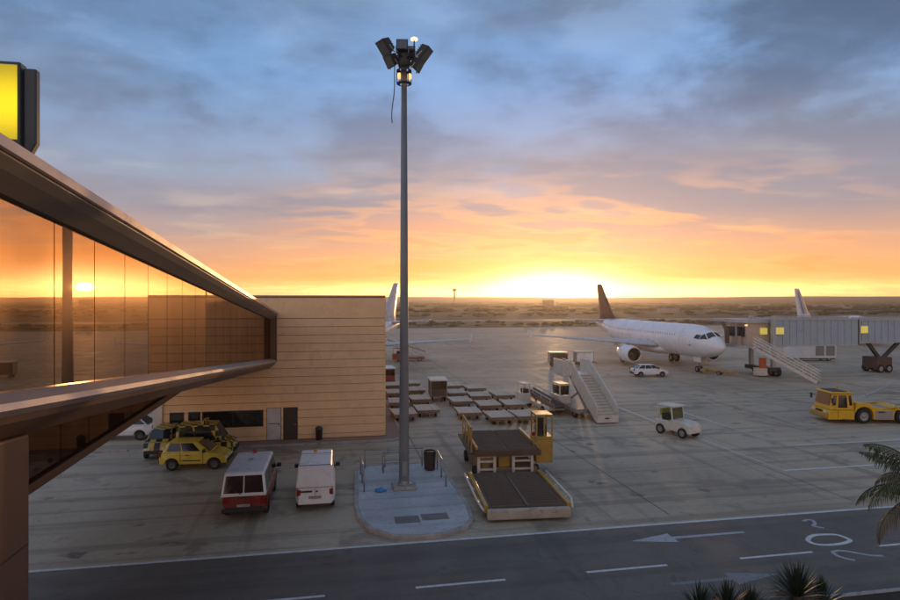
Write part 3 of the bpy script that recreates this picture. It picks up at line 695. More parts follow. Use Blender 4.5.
for k in range(10):
    a = 2*math.pi*k/10; MB().bar((.255*math.cos(a), .255*math.sin(a), .05), (.305*math.cos(a), .305*math.sin(a), .92), .05, .03).build('slat', M_darkdoor, wb)
bb = MB(); rr = random.Random(3); rings = []
for z_, r_ in ((0, .16), (.05, .2), (.12, .17), (.17, .08), (.2, .02)): rings.append([(r_*1.3*math.cos(2*math.pi*i/11)*rr.uniform(.75, 1.2), r_*math.sin(2*math.pi*i/11)*rr.uniform(.75, 1.2), z_*rr.uniform(.8, 1.1)) for i in range(11)])
bl_ = bb.loft(rings).build('plastic_bag', M_bluebag, loc=(2.0, 27.9, .13)); tag(bl_, 'crumpled blue plastic bag lying on the concrete island', 'bag')

# ------------------------------------------------------------------ parked cars and vans
HATCH = [(-1.86, .32), (-1.9, .55), (-1.84, .86), (-1.72, .93), (.75, .95), (1.35, .84), (1.72, .70), (1.86, .52), (1.86, .32)]
yc = vehicle('yellow_car', 'plain yellow hatchback parked side on in front of the chequered cars', 'car', (-7.42, 34.45, 0), R(-4), 3.46, 1.66, [(x*.925, z_) for x, z_ in HATCH],
        (-1.61, .95, .92, -1.32, .18, 1.47, 1.54, 1.18), (-1.06, 1.08), .30, M_yellowcar, sides=((.10, .40), (.43, .80)))
for sgn in (1, -1):
    for xq in (-.25,): MB().bx(xq-.12, xq+.08, sgn*.835-.012, sgn*.835+.012, .78, .82).build('door_handle', M_black, yc)
VANP = [(-1.75, .32), (-1.8, .6), (-1.76, 1.02), (.9, 1.02), (1.45, .92), (1.72, .72), (1.78, .5), (1.78, .32)]
cc1 = vehicle('chequered_car', 'follow-me car in black and yellow checks parked behind the yellow hatchback', 'car', (-7.37, 36.75, 0), R(0), 3.3, 1.66, [(x*.92, z_) for x, z_ in VANP],
        (-1.58, 1.1, 1.0, -1.48, .55, 1.92, 1.5, 1.34), (-1.0, 1.02), .30, M_check, sides=((.08, .40), (.44, .82)), group='chequered follow-me cars')
MB().bx(-.2, .0, -.55, .55, 1.915, 2.1).build('roof_board', M_check, cc1, bevel=.02)
cc2 = vehicle('chequered_car', 'follow-me car in black and yellow checks beside the pale pilaster, facing the road', 'car', (-10.0, 37.75, 0), R(-90), 3.2, 1.5, [(x*.88, z_) for x, z_ in VANP],
        (-1.5, 1.0, 1.0, -1.38, .42, 1.5, 1.36, 1.14), (-.95, 1.0), .29, M_check, group='chequered follow-me cars')
SED = [(-2.0, .32), (-2.06, .6), (-2.0, .9), (-1.5, .95), (1.0, .93), (1.6, .82), (1.98, .68), (2.08, .5), (2.08, .32)]
vehicle('white_car', 'white car parked beyond the chequered cars, under the walkway', 'car', (-13.6, 42.4, 0), R(176), 4.16, 1.72, SED,
        (-1.75, 1.15, .93, -1.1, .35, 1.43, 1.54, 1.16), (-1.25, 1.3), .3, M_white)
BUS = [(-2.3, .34), (-2.34, .6), (-2.30, 1.06), (2.0, 1.06), (2.28, .9), (2.36, .6), (2.36, .34)]
rv = vehicle('red_van', 'red minibus with white roof parked with its rear to the road', 'van', (-3.72, 27.85, 0), R(90), 4.68, 1.84, BUS,
        (-2.30, 2.1, 1.05, -2.12, 1.35, 1.93, 1.80, 1.56), (-1.4, 1.5), .33, M_red, M_white, sides=((.04, .30), (.33, .60), (.63, .93)), rear=((.06, .485), (.515, .94)), wt=(.1, .86))
rl = MB().lathe([(1.93, .1), (2.06, .09), (2.1, .03)], (1.1, .0, 0), 'z', 12, True).build('beacon', M_redlamp, rv)
MB().bx(-.25, .0, -.1, .1, 1.928, 1.98).build('roof_vent', M_tuggrey, rv, bevel=.02)
MB().bx(-2.40, -2.33, -.86, .86, .38, .54).build('rear_bumper', M_black, rv, bevel=.03)
PAN = [(-2.02, .33), (-2.06, .6), (-2.02, 1.05), (1.2, 1.05), (1.8, .88), (2.05, .66), (2.08, .33)]
wv = vehicle('white_van', 'small white panel van with windowless rear doors, parked beside the red minibus', 'van', (-.9, 28.1, 0), R(90), 4.1, 1.68, PAN,
        (-2.03, 1.5, 1.04, -1.93, .75, 1.98, 1.64, 1.40), (-1.25, 1.35), .31, M_white, sides=((.68, .93),), rear=(), bump=M_white)
MB().bx(-2.068, -2.05, -.008, .008, .6, 1.04).build('door_gap', M_tuggrey, wv)
MB().bx(-2.075, -2.05, -.78, .78, 1.045, 1.065).build('door_crease', M_tuggrey, wv)
MB().bx(-1.965, -1.945, -.66, .66, 1.965, 1.99).build('roof_gutter', M_black, wv)
MB().bx(-.05, -.02, -.66, .66, 1.975, 1.995).build('roof_seam', M_tuggrey, wv)
MB().bx(-2.085, -2.06, .12, .62, .86, .93).build('plate_recess', M_black, wv)
MB().bx(-2.085, -2.06, -.12, -.04, .86, .92).build('door_handle', M_black, wv)
MB().lathe([(1.98, .08), (2.08, .075), (2.13, .03)], (.3, .05, 0), 'z', 12, True).build('beacon', M_amber, wv)

for v_, xs_, yw, z0_, z1_ in ((yc, (-.62, .52), .838, .38, .92), (wv, (.25, 1.2), .842, .42, 1.04), (rv, (-.55, .55, 1.45), .922, .42, 1.05)):
    for sgn in (1, -1):
        for xq in xs_: MB().bx(xq-.008, xq+.008, sgn*yw-.012, sgn*yw+.002*sgn+.006, z0_, z1_).build('door_seam', M_black, v_)
        MB().bx(xs_[0]+.1, xs_[-1]-.1, sgn*yw-.01, sgn*yw+.012, z0_+.12, z0_+.17).build('rub_strip', M_black, v_)
MB().bx(-2.355, -2.335, -.16, .16, .93, .98).build('tailgate_handle', M_black, rv)
MB().bar((-2.30, .1, 1.1), (-2.245, .55, 1.32), .02, .025).build('rear_wiper', M_black, rv)
MB().bx(-2.35, -2.325, -.90, .90, 1.03, 1.07).build('waist_trim', M_white, rv)

# ------------------------------------------------------------------ cargo loader
ld = thing('cargo_loader', 'scissor-lift cargo loader with roller decks, one lowered and one raised, beside the mast island', 'cargo loader', (0, 0, 0))
x0, x1 = 6.05, 9.35
MB().bx(x0, x1, 23.55, 28.55, .18, .50).build('front_platform', M_deck, ld, bevel=.02)
MB().bx(x0-.08, x1+.08, 23.30, 23.54, .10, .52).build('front_bumper', mat('worn_cream', (.42, .37, .29), .6, var=.2, dirt=(.09, .06, .04), dirt_amt=.7), ld, bevel=.06)
for xx, s in ((x0, -1), (x1, 1)):
    MB().bx(min(xx, xx+s*.16), max(xx, xx+s*.16), 23.6, 28.5, .30, .62).build('side_guide', M_equip_y, ld, bevel=.02)
    MB().tube([(xx+s*.36, 28.2, .62), (xx+s*.36, 24.2, .62), (xx+s*.2, 23.5, .45)], .05, 8).build('side_rail', M_equip_w, ld, True)
    for yk in (24.6, 26.2, 27.8): MB().bar((xx+s*.12, yk, .45), (xx+s*.38, yk, .60), .06, .06).build('rail_bracket', M_equip_w, ld)
def rollers(y0, y1, xa, xb, z_, n):
    cyl = MB().cyl((xa, 0, 0), (xb, 0, 0), .05, n=7).mesh('roller'); cyl.materials.append(M_roller)
    for k in range(n): inst('roller', cyl, ld, (0, y0+(y1-y0)*k/(n-1), z_))
mid = (x0+x1)/2
rollers(23.75, 28.35, x0+.2, mid-.06, .52, 22); rollers(23.75, 28.35, mid+.06, x1-.2, .52, 22)
MB().bx(mid-.05, mid+.05, 23.6, 28.5, .5, .58).build('centre_guide', M_roller, ld)
rx0, rx1, ry0, ry1, rz_ = 6.35, 9.6, 28.85, 33.4, 1.5
MB().bx(rx0, rx1, ry0, ry1, rz_-.24, rz_).build('raised_platform', M_deck, ld, bevel=.02)
MB().bx(rx0-.03, rx1+.03, ry0-.06, ry0-.005, rz_-.26, rz_+.02).build('platform_lip', M_deck, ld)
rollers(ry0+.15, ry1-.15, rx0+.15, (rx0+rx1)/2-.05, rz_+.02, 20); rollers(ry0+.15, ry1-.15, (rx0+rx1)/2+.05, rx1-.15, rz_+.02, 20)
for xx in (rx0, rx1-.12): MB().bx(xx, xx+.12, ry0+.1, ry1, rz_+.05, rz_+.17).build('side_guide', M_equip_y, ld)
MB().bx(rx0+.1, rx1-.1, ry0+.2, ry1-.1, .25, .6).build('chassis', M_dollyframe, ld, bevel=.03)
for xx in (rx0+.15, rx0+.95, rx1-1.35, rx1-.4):
    MB().bar((xx, ry0+.12, .25), (xx, ry0+.12, rz_-.25), .13, .13).build('mast_post', M_equip_w, ld)
for xa, xb in ((rx0+.15, rx0+.95), (rx1-1.35, rx1-.4)):
    for zz_ in (.55, .95, 1.2): MB().bar((xa, ry0+.14, zz_), (xb, ry0+.14, zz_), .06, .09).build('cross_bar', M_equip_w, ld)
for xx in (rx0+.35, rx1-.35):
    MB().bar((xx, ry0+.4, .55), (xx, ry1-.4, rz_-.25), .10, .16).build('scissor_arm', M_equip_y, ld)
    MB().bar((xx+.12, ry1-.4, .55), (xx+.12, ry0+.4, rz_-.25), .10, .16).build('scissor_arm', M_equip_y, ld)
MB().bx(rx0+1.2, rx1-1.5, ry0+.3, ry0+1.4, .6, 1.15).build('engine_box', M_equip_y, ld, bevel=.04)
for xx in (rx0+.05, rx1-.05):
    for yk in (ry0+.7, ry1-.6): wheel(ld, xx, yk, .3, .22, 1).rotation_euler = (0, 0, R(90))
MB().bx(rx1+.05, rx1+.95, 29.9, 31.2, .55, 1.75).build('cab_lift', M_equip_y, ld, bevel=.03)
cab_ = MB().bx(rx1+.05, rx1+.95, 29.9, 31.1, 1.76, 1.9).bx(rx1+.05, rx1+.95, 29.9, 31.1, 2.95, 3.05).build('cab', M_equip_y, ld, bevel=.02)
for xx, yk in ((rx1+.09, 29.94), (rx1+.91, 29.94), (rx1+.09, 31.06), (rx1+.91, 31.06), (rx1+.5, 29.94)): MB().bar((xx, yk, 1.9), (xx, yk, 2.95), .07, .07).build('cab_post', M_equip_y, cab_)
MB().bx(rx1+.12, rx1+.45, 29.925, 29.94, 1.95, 2.9).build('cab_glass', M_autoglass, cab_)
MB().bx(rx1+.25, rx1+.75, 30.4, 30.95, 1.9, 2.4).build('seat', M_black, cab_, bevel=.04)
for yk in (29.2, 30.3, 31.4, 32.5): MB().bar((rx0-.18, yk, rz_-.2), (rx0-.18, yk, rz_+1.1), .06, .06).build('railing_post', M_equip_y, ld)
for zz_ in (.55, 1.1): MB().bar((rx0-.18, 29.2, rz_+zz_), (rx0-.18, 32.5, rz_+zz_), .06, .08).build('railing_bar', M_equip_y, ld)
MB().bx(rx0-.26, rx0-.20, 29.2, 30.2, rz_+.5, rz_+1.15).build('warning_panel', M_equip_y, ld)
MB().bx(rx0-.35, rx0-.02, ry0+.2, ry1, rz_-.2, rz_-.12).build('catwalk', M_deck, ld)
MB().lathe([(0, .09), (.16, .09), (.2, .03)], (rx1-.2, 29.4, rz_+.6), 'z', 10, True).build('beacon', M_redlamp, ld)
MB().bar((rx1-.2, 29.4, rz_), (rx1-.2, 29.4, rz_+.6), .04, .04).build('beacon_post', M_equip_y, ld)

_p = Vector((7.7, 23.4, 0)); _r = Matrix.Rotation(R(-4.5), 3, 'Z'); ld.rotation_euler = (0, 0, R(-4.5)); ld.location = _p-_r @ _p

# ------------------------------------------------------------------ dollies
def make_dolly():
    t = thing('cargo_dolly', 'x', 'dolly')
    L, W, z_ = 2.7, 1.7, .52
    f = MB()
    for sx in (-1, 1): f.bar((sx*(W/2-.05), -L/2, z_-.10), (sx*(W/2-.05), L/2, z_-.10), .09, .16)
    for k in range(5): yv = -L/2+.05+(L-.1)*k/4; f.bar((-W/2+.06, yv, z_-.11), (W/2-.06, yv, z_-.11), .09, .13)
    f.build('frame', M_dollyframe, t)
    pl = MB().bx(-.37, .37, -L/2+.05, L/2-.05, -.018, .018).mesh('deck_panel'); pl.materials.append(M_dollydeck)
    for sx in (-1, 1): inst('deck_panel', pl, t, (sx*.405, 0, z_))
    rp = MB().cyl((-W/2+.1, 0, 0), (W/2-.1, 0, 0), .035, n=6).mesh('roller'); rp.materials.append(M_equip_w)
    for k in range(8): inst('roller', rp, t, (0, -L/2+.25+(L-.5)*k/7, z_+.045))
    for sx in (-1, 1): MB().bx(min(sx*(W/2-.06), sx*W/2), max(sx*(W/2-.06), sx*W/2), -L/2, L/2, z_-.018, z_+.10).build('side_lip', M_equip_w, t)
    MB().bx(-W/2, W/2, -L/2-.035, -L/2, z_-.2, z_+.05).build('end_plate', M_dollyframe, t)
    for sx in (-1, 1):
        for sy in (-1, 1):
            o = wheel(t, sx*(W/2-.25), sy*(L/2-.45), .2, .14, sx); o.rotation_euler = (0, 0, R(90))
    MB().bar((0, -L/2-.02, z_-.2), (0, -L/2-.62, .24), .06, .06).lathe([(0, .07), (.03, .07)], (0, -L/2-.66, .22), 'z', 10, True).build('tow_bar', M_dollyframe, t)
    return t
proto = make_dolly()
rowname = {'A': 'leftmost row of the right-hand block', 'B': 'middle row of the right-hand block', 'C': 'row next to the belt loader', 'L': 'row beside the covered cart', 'M': 'row half hidden by the mast'}
ordn = ['nearest dolly', 'second dolly', 'third dolly', 'fourth dolly']
DOL = dict(A=[(9.89, 43.55), (10.3, 48.6), (10.75, 53.0), (11.3, 57.6)], B=[(11.75, 41.5), (12.15, 46.35), (12.5, 51.0), (13.15, 55.5)],
           C=[(13.75, 41.5), (14.3, 46.3), (14.7, 51.0)], L=[(6.92, 45.2), (7.04, 50.3), (7.24, 55.3), (7.5, 60.0)], M=[(4.95, 43.9), (5.15, 49.0), (5.35, 54.1), (5.6, 59.0)])
DOLC = dict(A='left row of the right block', B='middle row of the right block', C='row beside the belt loader', L='row left of the covered cart', M='row behind the mast')
first = True
for rname, lst in DOL.items():
    for i, (x, y) in enumerate(lst):
        o = proto if first else copy_tree(proto); first = False
        o.location = (x, y+1.55, 0); o.rotation_euler = (0, 0, R(random.uniform(-4, 4)))
        o['label'] = f"{['nearest', 'second', 'third', 'farthest' if len(lst) == 4 else 'third'][i] if i != 3 else 'farthest'} flat cream dolly in the {DOLC[rname]}"
        if rname == 'C' and i == 2: o['label'] = 'farthest flat cream dolly in the row beside the belt loader'
        o['group'] = 'cargo dollies parked in rows'

def covered_cart(name, label, loc, rz, group=None, roof=M_equip_w, curtain=None):
    t = thing(name, label, 'baggage cart', loc, rz, group); W, L = 1.5, 2.5
    MB().bx(-W/2, W/2, -L/2, L/2, .42, .54).build('deck', M_dollyframe, t, bevel=.02)
    MB().bx(-W/2-.05, W/2+.05, -L/2-.05, L/2+.05, 1.82, 1.95).build('roof', roof, t, bevel=.04)
    for sx in (-1, 1):
        for sy in (-1, 1): MB().bar((sx*(W/2-.04), sy*(L/2-.04), .54), (sx*(W/2-.04), sy*(L/2-.04), 1.82), .06, .06).build('post', M_galv, t)
    MB().bx(-W/2+.05, W/2-.05, L/2-.06, L/2-.03, .55, 1.8).build('back_panel', M_tuggrey, t)
    cm = curtain or mat('curtain_brown', (.12, .08, .055), .8, var=.25)
    MB().bx(-W/2+.07, W/2-.07, -L/2+.02, -L/2+.05, .55, 1.15).build('front_panel', cm, t)
    for sx in (-1, 1): MB().bx(sx*(W/2-.03)-.012, sx*(W/2-.03)+.012, -L/2+.1, L/2-.1, .55, 1.75).build('curtain', cm, t)
    for sx in (-1, 1):
        for sy in (-1, 1): wheel(t, sx*(W/2-.2), sy*(L/2-.4), .2, .14, sx).rotation_euler = (0, 0, R(90))
    MB().bar((0, -L/2, .4), (0, -L/2-.7, .25), .06, .06).build('tow_bar', M_dollyframe, t)
    return t
covered_cart('baggage_cart', 'covered baggage cart with cream roof standing between the dolly rows', (8.95, 53.4, 0), R(-4))
covered_cart('baggage_cart', 'reddish curtained baggage cart half hidden behind the mast by the building corner', (5.2, 63.6, 0), R(3), roof=M_dollydeck, curtain=mat('curtain_red', (.28, .07, .04), .8))

# ------------------------------------------------------------------ belt loaders
def belt_loader(name, label, loc, rz, L=6.4, z0=.55, z1=1.25, W=1.0, railm=None, bodym=None, cab=True):
    t = thing(name, label, 'belt loader', loc, rz)
    railm = railm or M_dollyframe; bodym = bodym or M_equip_w
    MB().bx(-L*.38, L*.30, -W*.75, W*.75, .32, .62).build('chassis', bodym, t, bevel=.04)
    for xx in (-L*.26, L*.2):
        for s in (-1, 1): wheel(t, xx, s*W*.72, .3, .22, s)
    belt = MB().hexa([(-L/2, -W*.4, z0), (L/2, -W*.4, z1), (L/2, W*.4, z1), (-L/2, W*.4, z0)], [(-L/2, -W*.4, z0+.14), (L/2, -W*.4, z1+.14), (L/2, W*.4, z1+.14), (-L/2, W*.4, z0+.14)]).build('belt', mat('belt_rubber', (.05, .045, .042), .7), t)
    for s in (-1, 1):
        MB().bar((-L/2-.05, s*(W*.4+.06), z0+.14), (L/2+.05, s*(W*.4+.06), z1+.14), .10, .34).build('side_rail', railm, t)
        MB().bar((-L/2+.6, s*(W*.4+.08), z0+.62), (L/2-.1, s*(W*.4+.08), z1+.58), .05, .06).build('hand_rail', bodym, t)
        for k in range(4):
            xx = -L/2+.8+(L-1.2)*k/3; zz_ = z0+(z1-z0)*(xx+L/2)/L
            MB().bar((xx, s*(W*.4+.08), zz_+.3), (xx, s*(W*.4+.08), zz_+.6), .04, .04).build('rail_post', bodym, t)
    for s in (-1, 1): MB().bar((L*.1, s*W*.3, .6), (L*.3, s*W*.3, z0+(z1-z0)*.8), .08, .1).build('lift_arm', railm, t)
    if cab:
        MB().bx(L*.12, L*.36, W*.78, W*.78+.75, .35, 1.2).build('cab_body', bodym, t, bevel=.05)
        MB().bx(L*.14, L*.34, W*.80, W*.80+.68, 1.95, 2.02).build('cab_roof', bodym, t, bevel=.02)
        for xx in (L*.15, L*.33):
            for yv in (W*.82, W*.82+.62): MB().bar((xx, yv, 1.2), (xx, yv, 1.95), .05, .05).build('cab_post', bodym, t)
        MB().bx(L*.18, L*.26, W*.85, W*.85+.5, 1.2, 1.55).build('seat', M_black, t)
    return t
belt_loader('belt_loader', 'belt loader with brown side rails parked beside the passenger stairs truck', (16.75, 47.2, 0), R(93), 6.6, .6, 1.0)
belt_loader('belt_loader', 'white belt loader standing under the wing of the aircraft behind the tan building', (10.4, 88.6, 0), R(174), 6.4, .7, 2.6, 1.5, M_equip_w, mat('loader_red', (.32, .09, .05), .5, dirt_amt=.4))

# ------------------------------------------------------------------ passenger stairs truck
st = thing('stairs_truck', 'cream passenger stairs truck with high solid side panels', 'stairs truck', (0, 0, 0))
SX0, SX1, SY0, SY1, PZ = 18.55, 20.15, 40.75, 45.6, 3.0
MB().bx(17.75, 19.9, 42.6, 47.6, .45, .75).build('chassis', M_tuggrey, st, bevel=.03)
for xx in (17.95, 19.75):
    for yv in (43.3, 46.6): wheel(st, xx, yv, .36, .26, 1 if xx > 19 else -1).rotation_euler = (0, 0, R(90))
n = 15
stp = MB().bx(SX0+.06, SX1-.06, 0, .34, -.03, .03).mesh('step'); stp.materials.append(M_equip_w)
rsr = MB().bx(SX0+.06, SX1-.06, 0, .02, -.19, 0).mesh('riser'); rsr.materials.append(mat('riser_cream', (.52, .44, .34), .6))
for k in range(n):
    yv = SY0+(SY1-SY0)*k/n; zv = .35+(PZ-.35)*(k+1)/n
    inst('step', stp, st, (0, yv, zv)); inst('riser', rsr, st, (0, yv+.01, zv-.03))
for xx in (SX0, SX1):   # solid side panels with a handrail on top
    MB().loft([[(xx-.03, yv, za), (xx+.03, yv, za), (xx+.03, yv, zb_), (xx-.03, yv, zb_)] for yv, za, zb_ in ((SY0-.05, .12, 1.15), (SY0+.3, .2, 1.42), (SY1, PZ-.35, PZ+1.05), (SY1+.02, PZ-.35, PZ+1.06))]).build('side_panel', M_equip_w, st, bevel=.01)
    MB().tube([(xx, SY0, 1.2), (xx, SY0+.3, 1.47), (xx, SY1, PZ+1.1), (xx, SY1+1.9, PZ+1.1)], .035, 8).build('handrail', M_white, st, True)
MB().bx(SX0-.02, SX1+.02, SY0-.12, SY0-.03, .1, .62).build('bottom_plate', M_equip_w, st, bevel=.02)
MB().bx(19.1, 19.45, SY0-.135, SY0-.121, .36, .46).build('number_plate', M_black, st)
MB().bx(17.85, SX1+.1, SY1+.03, SY1+2.1, PZ-.15, PZ).build('platform', M_equip_w, st, bevel=.02)
MB().bx(17.82, 17.88, SY1+.05, SY1+2.1, PZ+.01, PZ+1.15).build('platform_panel', M_equip_w, st)
MB().bx(SX1+.02, SX1+.08, SY1+.05, SY1+2.1, PZ+.01, PZ+1.15).build('platform_panel', M_equip_w, st)
MB().bx(17.89, SX0-.04, SY1+.04, SY1+.09, PZ+.01, PZ+1.15).build('platform_panel', M_equip_w, st)
for xx in (SX0+.15, SX1-.2):
    MB().bar((xx, 43.2, .75), (xx, 46.3, PZ-.15), .1, .16).build('lift_arm', M_tuggrey, st)
    MB().bar((xx, 46.6, .75), (xx, 44.2, PZ-1.1), .1, .14).build('lift_arm', M_tuggrey, st)
cbm = MB().bx(17.45, 18.45, 45.4, 47.5, .45, 1.35).bx(17.5, 18.4, 45.5, 47.2, 2.15, 2.28).build('cab', M_equip_w, st, bevel=.05)
for xx, yv in ((17.55, 45.55), (18.35, 45.55), (17.55, 47.1), (18.35, 47.1)): MB().bar((xx, yv, 1.3), (xx, yv, 2.16), .08, .08).build('cab_pillar', M_equip_w, cbm)
MB().bx(17.6, 18.3, 45.54, 45.56, 1.38, 2.12).build('cab_window', M_autoglass, cbm); MB().bx(17.54, 17.56, 45.62, 47.05, 1.38, 2.12).build('cab_window', M_autoglass, cbm)
wheel(st, 17.55, 46.2, .36, .26, -1).rotation_euler = (0, 0, R(90))

# ------------------------------------------------------------------ aircraft
FS = [(0,.04,.04,3.35),(.15,.36,.36,3.36),(.5,.70,.68,3.40),(1.2,1.12,1.10,3.50),(2.2,1.50,1.50,3.62),(3.4,1.76,1.82,3.76),(5,1.93,2.02,3.84),(6.6,1.97,2.07,3.86),(24,1.97,2.07,3.86),(27,1.84,1.9,4.02),(30,1.5,1.52,4.35),(33,1.05,1.08,4.70),(35.5,.62,.66,4.98),(37.2,.28,.32,5.12),(37.57,.1,.12,5.15)]
def fus(a, ph):
    for p, q in zip(FS, FS[1:]):
        if p[0] <= a <= q[0]:
            k = (a-p[0])/(q[0]-p[0]); rw, rh, zc = (p[i]+(q[i]-p[i])*k for i in (1, 2, 3)); break
    return Vector((-a, rw*math.sin(ph), zc+rh*math.cos(ph)))
AF = [(0,0),(.03,.045),(.12,.085),(.3,.105),(.55,.08),(.8,.04),(1,.006),(1,-.006),(.8,-.012),(.5,-.03),(.2,-.035),(.05,-.025)]
def wing_rings(secs, vert=False):   # secs: aft of leading edge, span, height, chord, thickness factor
    r = []
    for a, s, z_, c, th in secs:
        r.append([(-(a+u*c), v*c*th, z_) if vert else (-(a+u*c), s, z_+v*c*th) for u, v in AF])
    return r
def patch(a0, a1, p0, p1, off=.012, na=4, nph=4):
    b = MB(); V = []
    for i in range(na+1):
        for j in range(nph+1):
            a = a0+(a1-a0)*i/na; ph = p0+(p1-p0)*j/nph; p = fus(a, ph); c = fus(a, 0); nrm = Vector((0, math.sin(ph), math.cos(ph))); V.append(p+nrm*off)
    b.add(V, [(i*(nph+1)+j, i*(nph+1)+j+1, (i+1)*(nph+1)+j+1, (i+1)*(nph+1)+j) for i in range(na) for j in range(nph)]); return b
def aircraft(name, label, nose, heading, finm, scale=1., detail=True):
    t = thing(name, label, 'aircraft', (nose[0], nose[1], 0), heading); t.scale = (scale,)*3
    N = 32; st_ = [0, .05, .15, .3, .5, .8, 1.2, 1.7, 2.2, 2.8, 3.4, 4.2, 5, 5.8, 6.6, 12, 18, 24, 25.5, 27, 28.5, 30, 31.5, 33, 34.3, 35.5, 36.5, 37.2, 37.57]
    body = MB().loft([[fus(a, 2*math.pi*i/N) for i in range(N)] for a in st_]).build('fuselage', M_planewhite, t, True)
    # belly fairing
    MB().loft([[(-a, w*math.cos(2*math.pi*i/20), 2.35+h_*math.sin(2*math.pi*i/20)) for i in range(20)] for a, w, h_ in ((10.5, .9, .3), (12, 1.7, .72), (15, 2.05, .86), (19, 2.05, .86), (21.5, 1.6, .66), (23, .8, .3))]).build('belly_fairing', M_planewhite, t, True)
    for s in (1, -1):
        w = MB().loft(wing_rings([(11.9, s*1.5, 2.75, 7.6, 1.), (12.6, s*2.4, 2.82, 6.9, 1.), (15.0, s*6.4, 3.12, 4.5, .9), (18.2, s*12.2, 3.5, 2.8, .8), (20.6, s*16.6, 3.8, 1.6, .7), (20.95, s*17.0, 3.83, 1.35, .4)])).build('wing', M_planegrey, t, True)
        MB().loft([[(-20.7, s*16.95, 3.5), (-20.7, s*17.02, 3.5), (-22.3, s*17.02, 3.6), (-22.3, s*16.95, 3.6)], [(-21.6, s*16.98, 4.5), (-21.6, s*17.03, 4.5), (-22.6, s*17.03, 4.5), (-22.6, s*16.98, 4.5)]]).build('wing_tip_fence', M_planewhite, w)
        for sp_ in (5.1, 8.6, 11.8):
            a_ = 12.6+ (sp_-2.4)*.62+5.0-(sp_-2.4)*.2
            MB().loft([[(-(a_+k_), s*sp_+r_*.6*math.cos(2*math.pi*i/8), 2.72+.06*sp_+r_*math.sin(2*math.pi*i/8)) for i in range(8)] for k_, r_ in ((-1.6, .02), (-1, .16), (0, .2), (1.1, .14), (1.9, .02))]).build('flap_fairing', M_planegrey, w, True)
        MB().loft(wing_rings([(32.0, s*.5, 5.25, 3.6, .8), (34.6, s*6.2, 5.85, 1.5, .7)])).build('tailplane', M_planegrey, t, True)
        ex, ez = s*5.75, 1.72
        nc = MB().lathe([(-11.0, .86), (-10.95, .97), (-11.2, 1.08), (-12.2, 1.18), (-13.4, 1.14), (-14.6, .92), (-14.7, .80), (-14.0, .78)], (0, ex, ez), 'x', 28).build('engine', M_planewhite, t, True)
        MB().lathe([(-11.0, .86), (-11.25, .82), (-11.9, .84), (-11.95, .01)], (0, ex, ez), 'x', 28).build('intake', M_fan, nc, True)
        MB().lathe([(-10.97, .98), (-10.93, .92), (-10.98, .85)], (0, ex, ez), 'x', 28).build('intake_lip', M_metal, nc, True)
        MB().lathe([(-11.35, .01), (-11.5, .14), (-11.9, .26)], (0, ex, ez), 'x', 14).build('spinner', M_tuggrey, nc, True)
        MB().lathe([(-14.0, .60), (-15.2, .42), (-15.7, .01)], (0, ex, ez), 'x', 18).build('exhaust_cone', M_metal, nc, True)
        MB().loft([[(-12.3, ex-.12, ez+1.05), (-12.3, ex+.12, ez+1.05), (-16.5, ex+.12, ez+.7), (-16.5, ex-.12, ez+.7)], [(-14.2, ex-.14, 3.0), (-14.2, ex+.14, 3.0), (-17.5, ex+.1, 2.95), (-17.5, ex-.1, 2.95)]]).build('pylon', M_planewhite, t)
        mg = MB().cyl((-17.7, s*3.8, .5), (-17.6, s*3.5, 2.6), .13, n=10).cyl((-17.7, s*3.4, .55), (-17.7, s*4.2, .55), .09, n=8).bar((-17.6, s*3.6, 1.2), (-17.6, s*2.3, 2.3), .1, .1).build('main_gear', M_galv, t)
        for ds in (-.42, .42): wheel(mg, -17.7, s*3.8+ds, .57, .40, 1)
        MB().bx(-18.4, -17.0, s*4.05-.02, s*4.05+.02, 1.1, 2.6).build('gear_door', M_planewhite, mg)
    fin = MB().loft(wing_rings([(29.3, 0, 5.5, 6.6, .8), (30.6, 0, 6.6, 5.2, .75), (34.9, 0, 11.5, 2.2, .7), (35.3, 0, 11.76, 1.7, .4)], True)).build('fin', finm, t, True)
    MB().loft([[(-26.2, -.02, 5.8), (-26.2, .02, 5.8), (-31, .18, 5.7), (-31, -.18, 5.7)], [(-29.4, -.02, 6.0), (-29.4, .02, 6.0), (-31, .14, 7.0), (-31, -.14, 7.0)]]).build('dorsal_fillet', finm, fin)
    ng = MB().cyl((-5.07, 0, .4), (-4.9, 0, 2.2), .1, n=10).cyl((-5.07, -.35, .38), (-5.07, .35, .38), .07, n=8).build('nose_gear', M_galv, t)
    for ds in (-.25, .25): wheel(ng, -5.07, ds, .38, .22, 1)
    for s in (1, -1): MB().bx(-5.6, -4.0, s*.42-.015, s*.42+.015, 1.3, 2.05).build('gear_door', M_planewhite, ng)
    for s in (1, -1):
        for cs in (((1.30, 5), (1.52, 50), (2.25, 32), (2.2, 4)), ((1.62, 54), (2.6, 69), (2.55, 48), (2.36, 35)), ((2.7, 70), (3.5, 72), (3.3, 54), (2.64, 49))):
            b = MB(); V = []
            for i in range(5):
                for j in range(5):
                    u, v = i/4, j/4; lo = [cs[0][k]+(cs[1][k]-cs[0][k])*u for k in (0, 1)]; hi = [cs[3][k]+(cs[2][k]-cs[3][k])*u for k in (0, 1)]
                    a, ph = lo[0]+(hi[0]-lo[0])*v, s*R(lo[1]+(hi[1]-lo[1])*v)
                    V.append(fus(a, ph)+Vector((.012, .016*math.sin(ph), .016*math.cos(ph))))
            b.add(V, [(i*5+j, i*5+j+1, i*5+j+6, i*5+j+5) for i in range(4) for j in range(4)]).build('cockpit_window', M_autoglass, body)
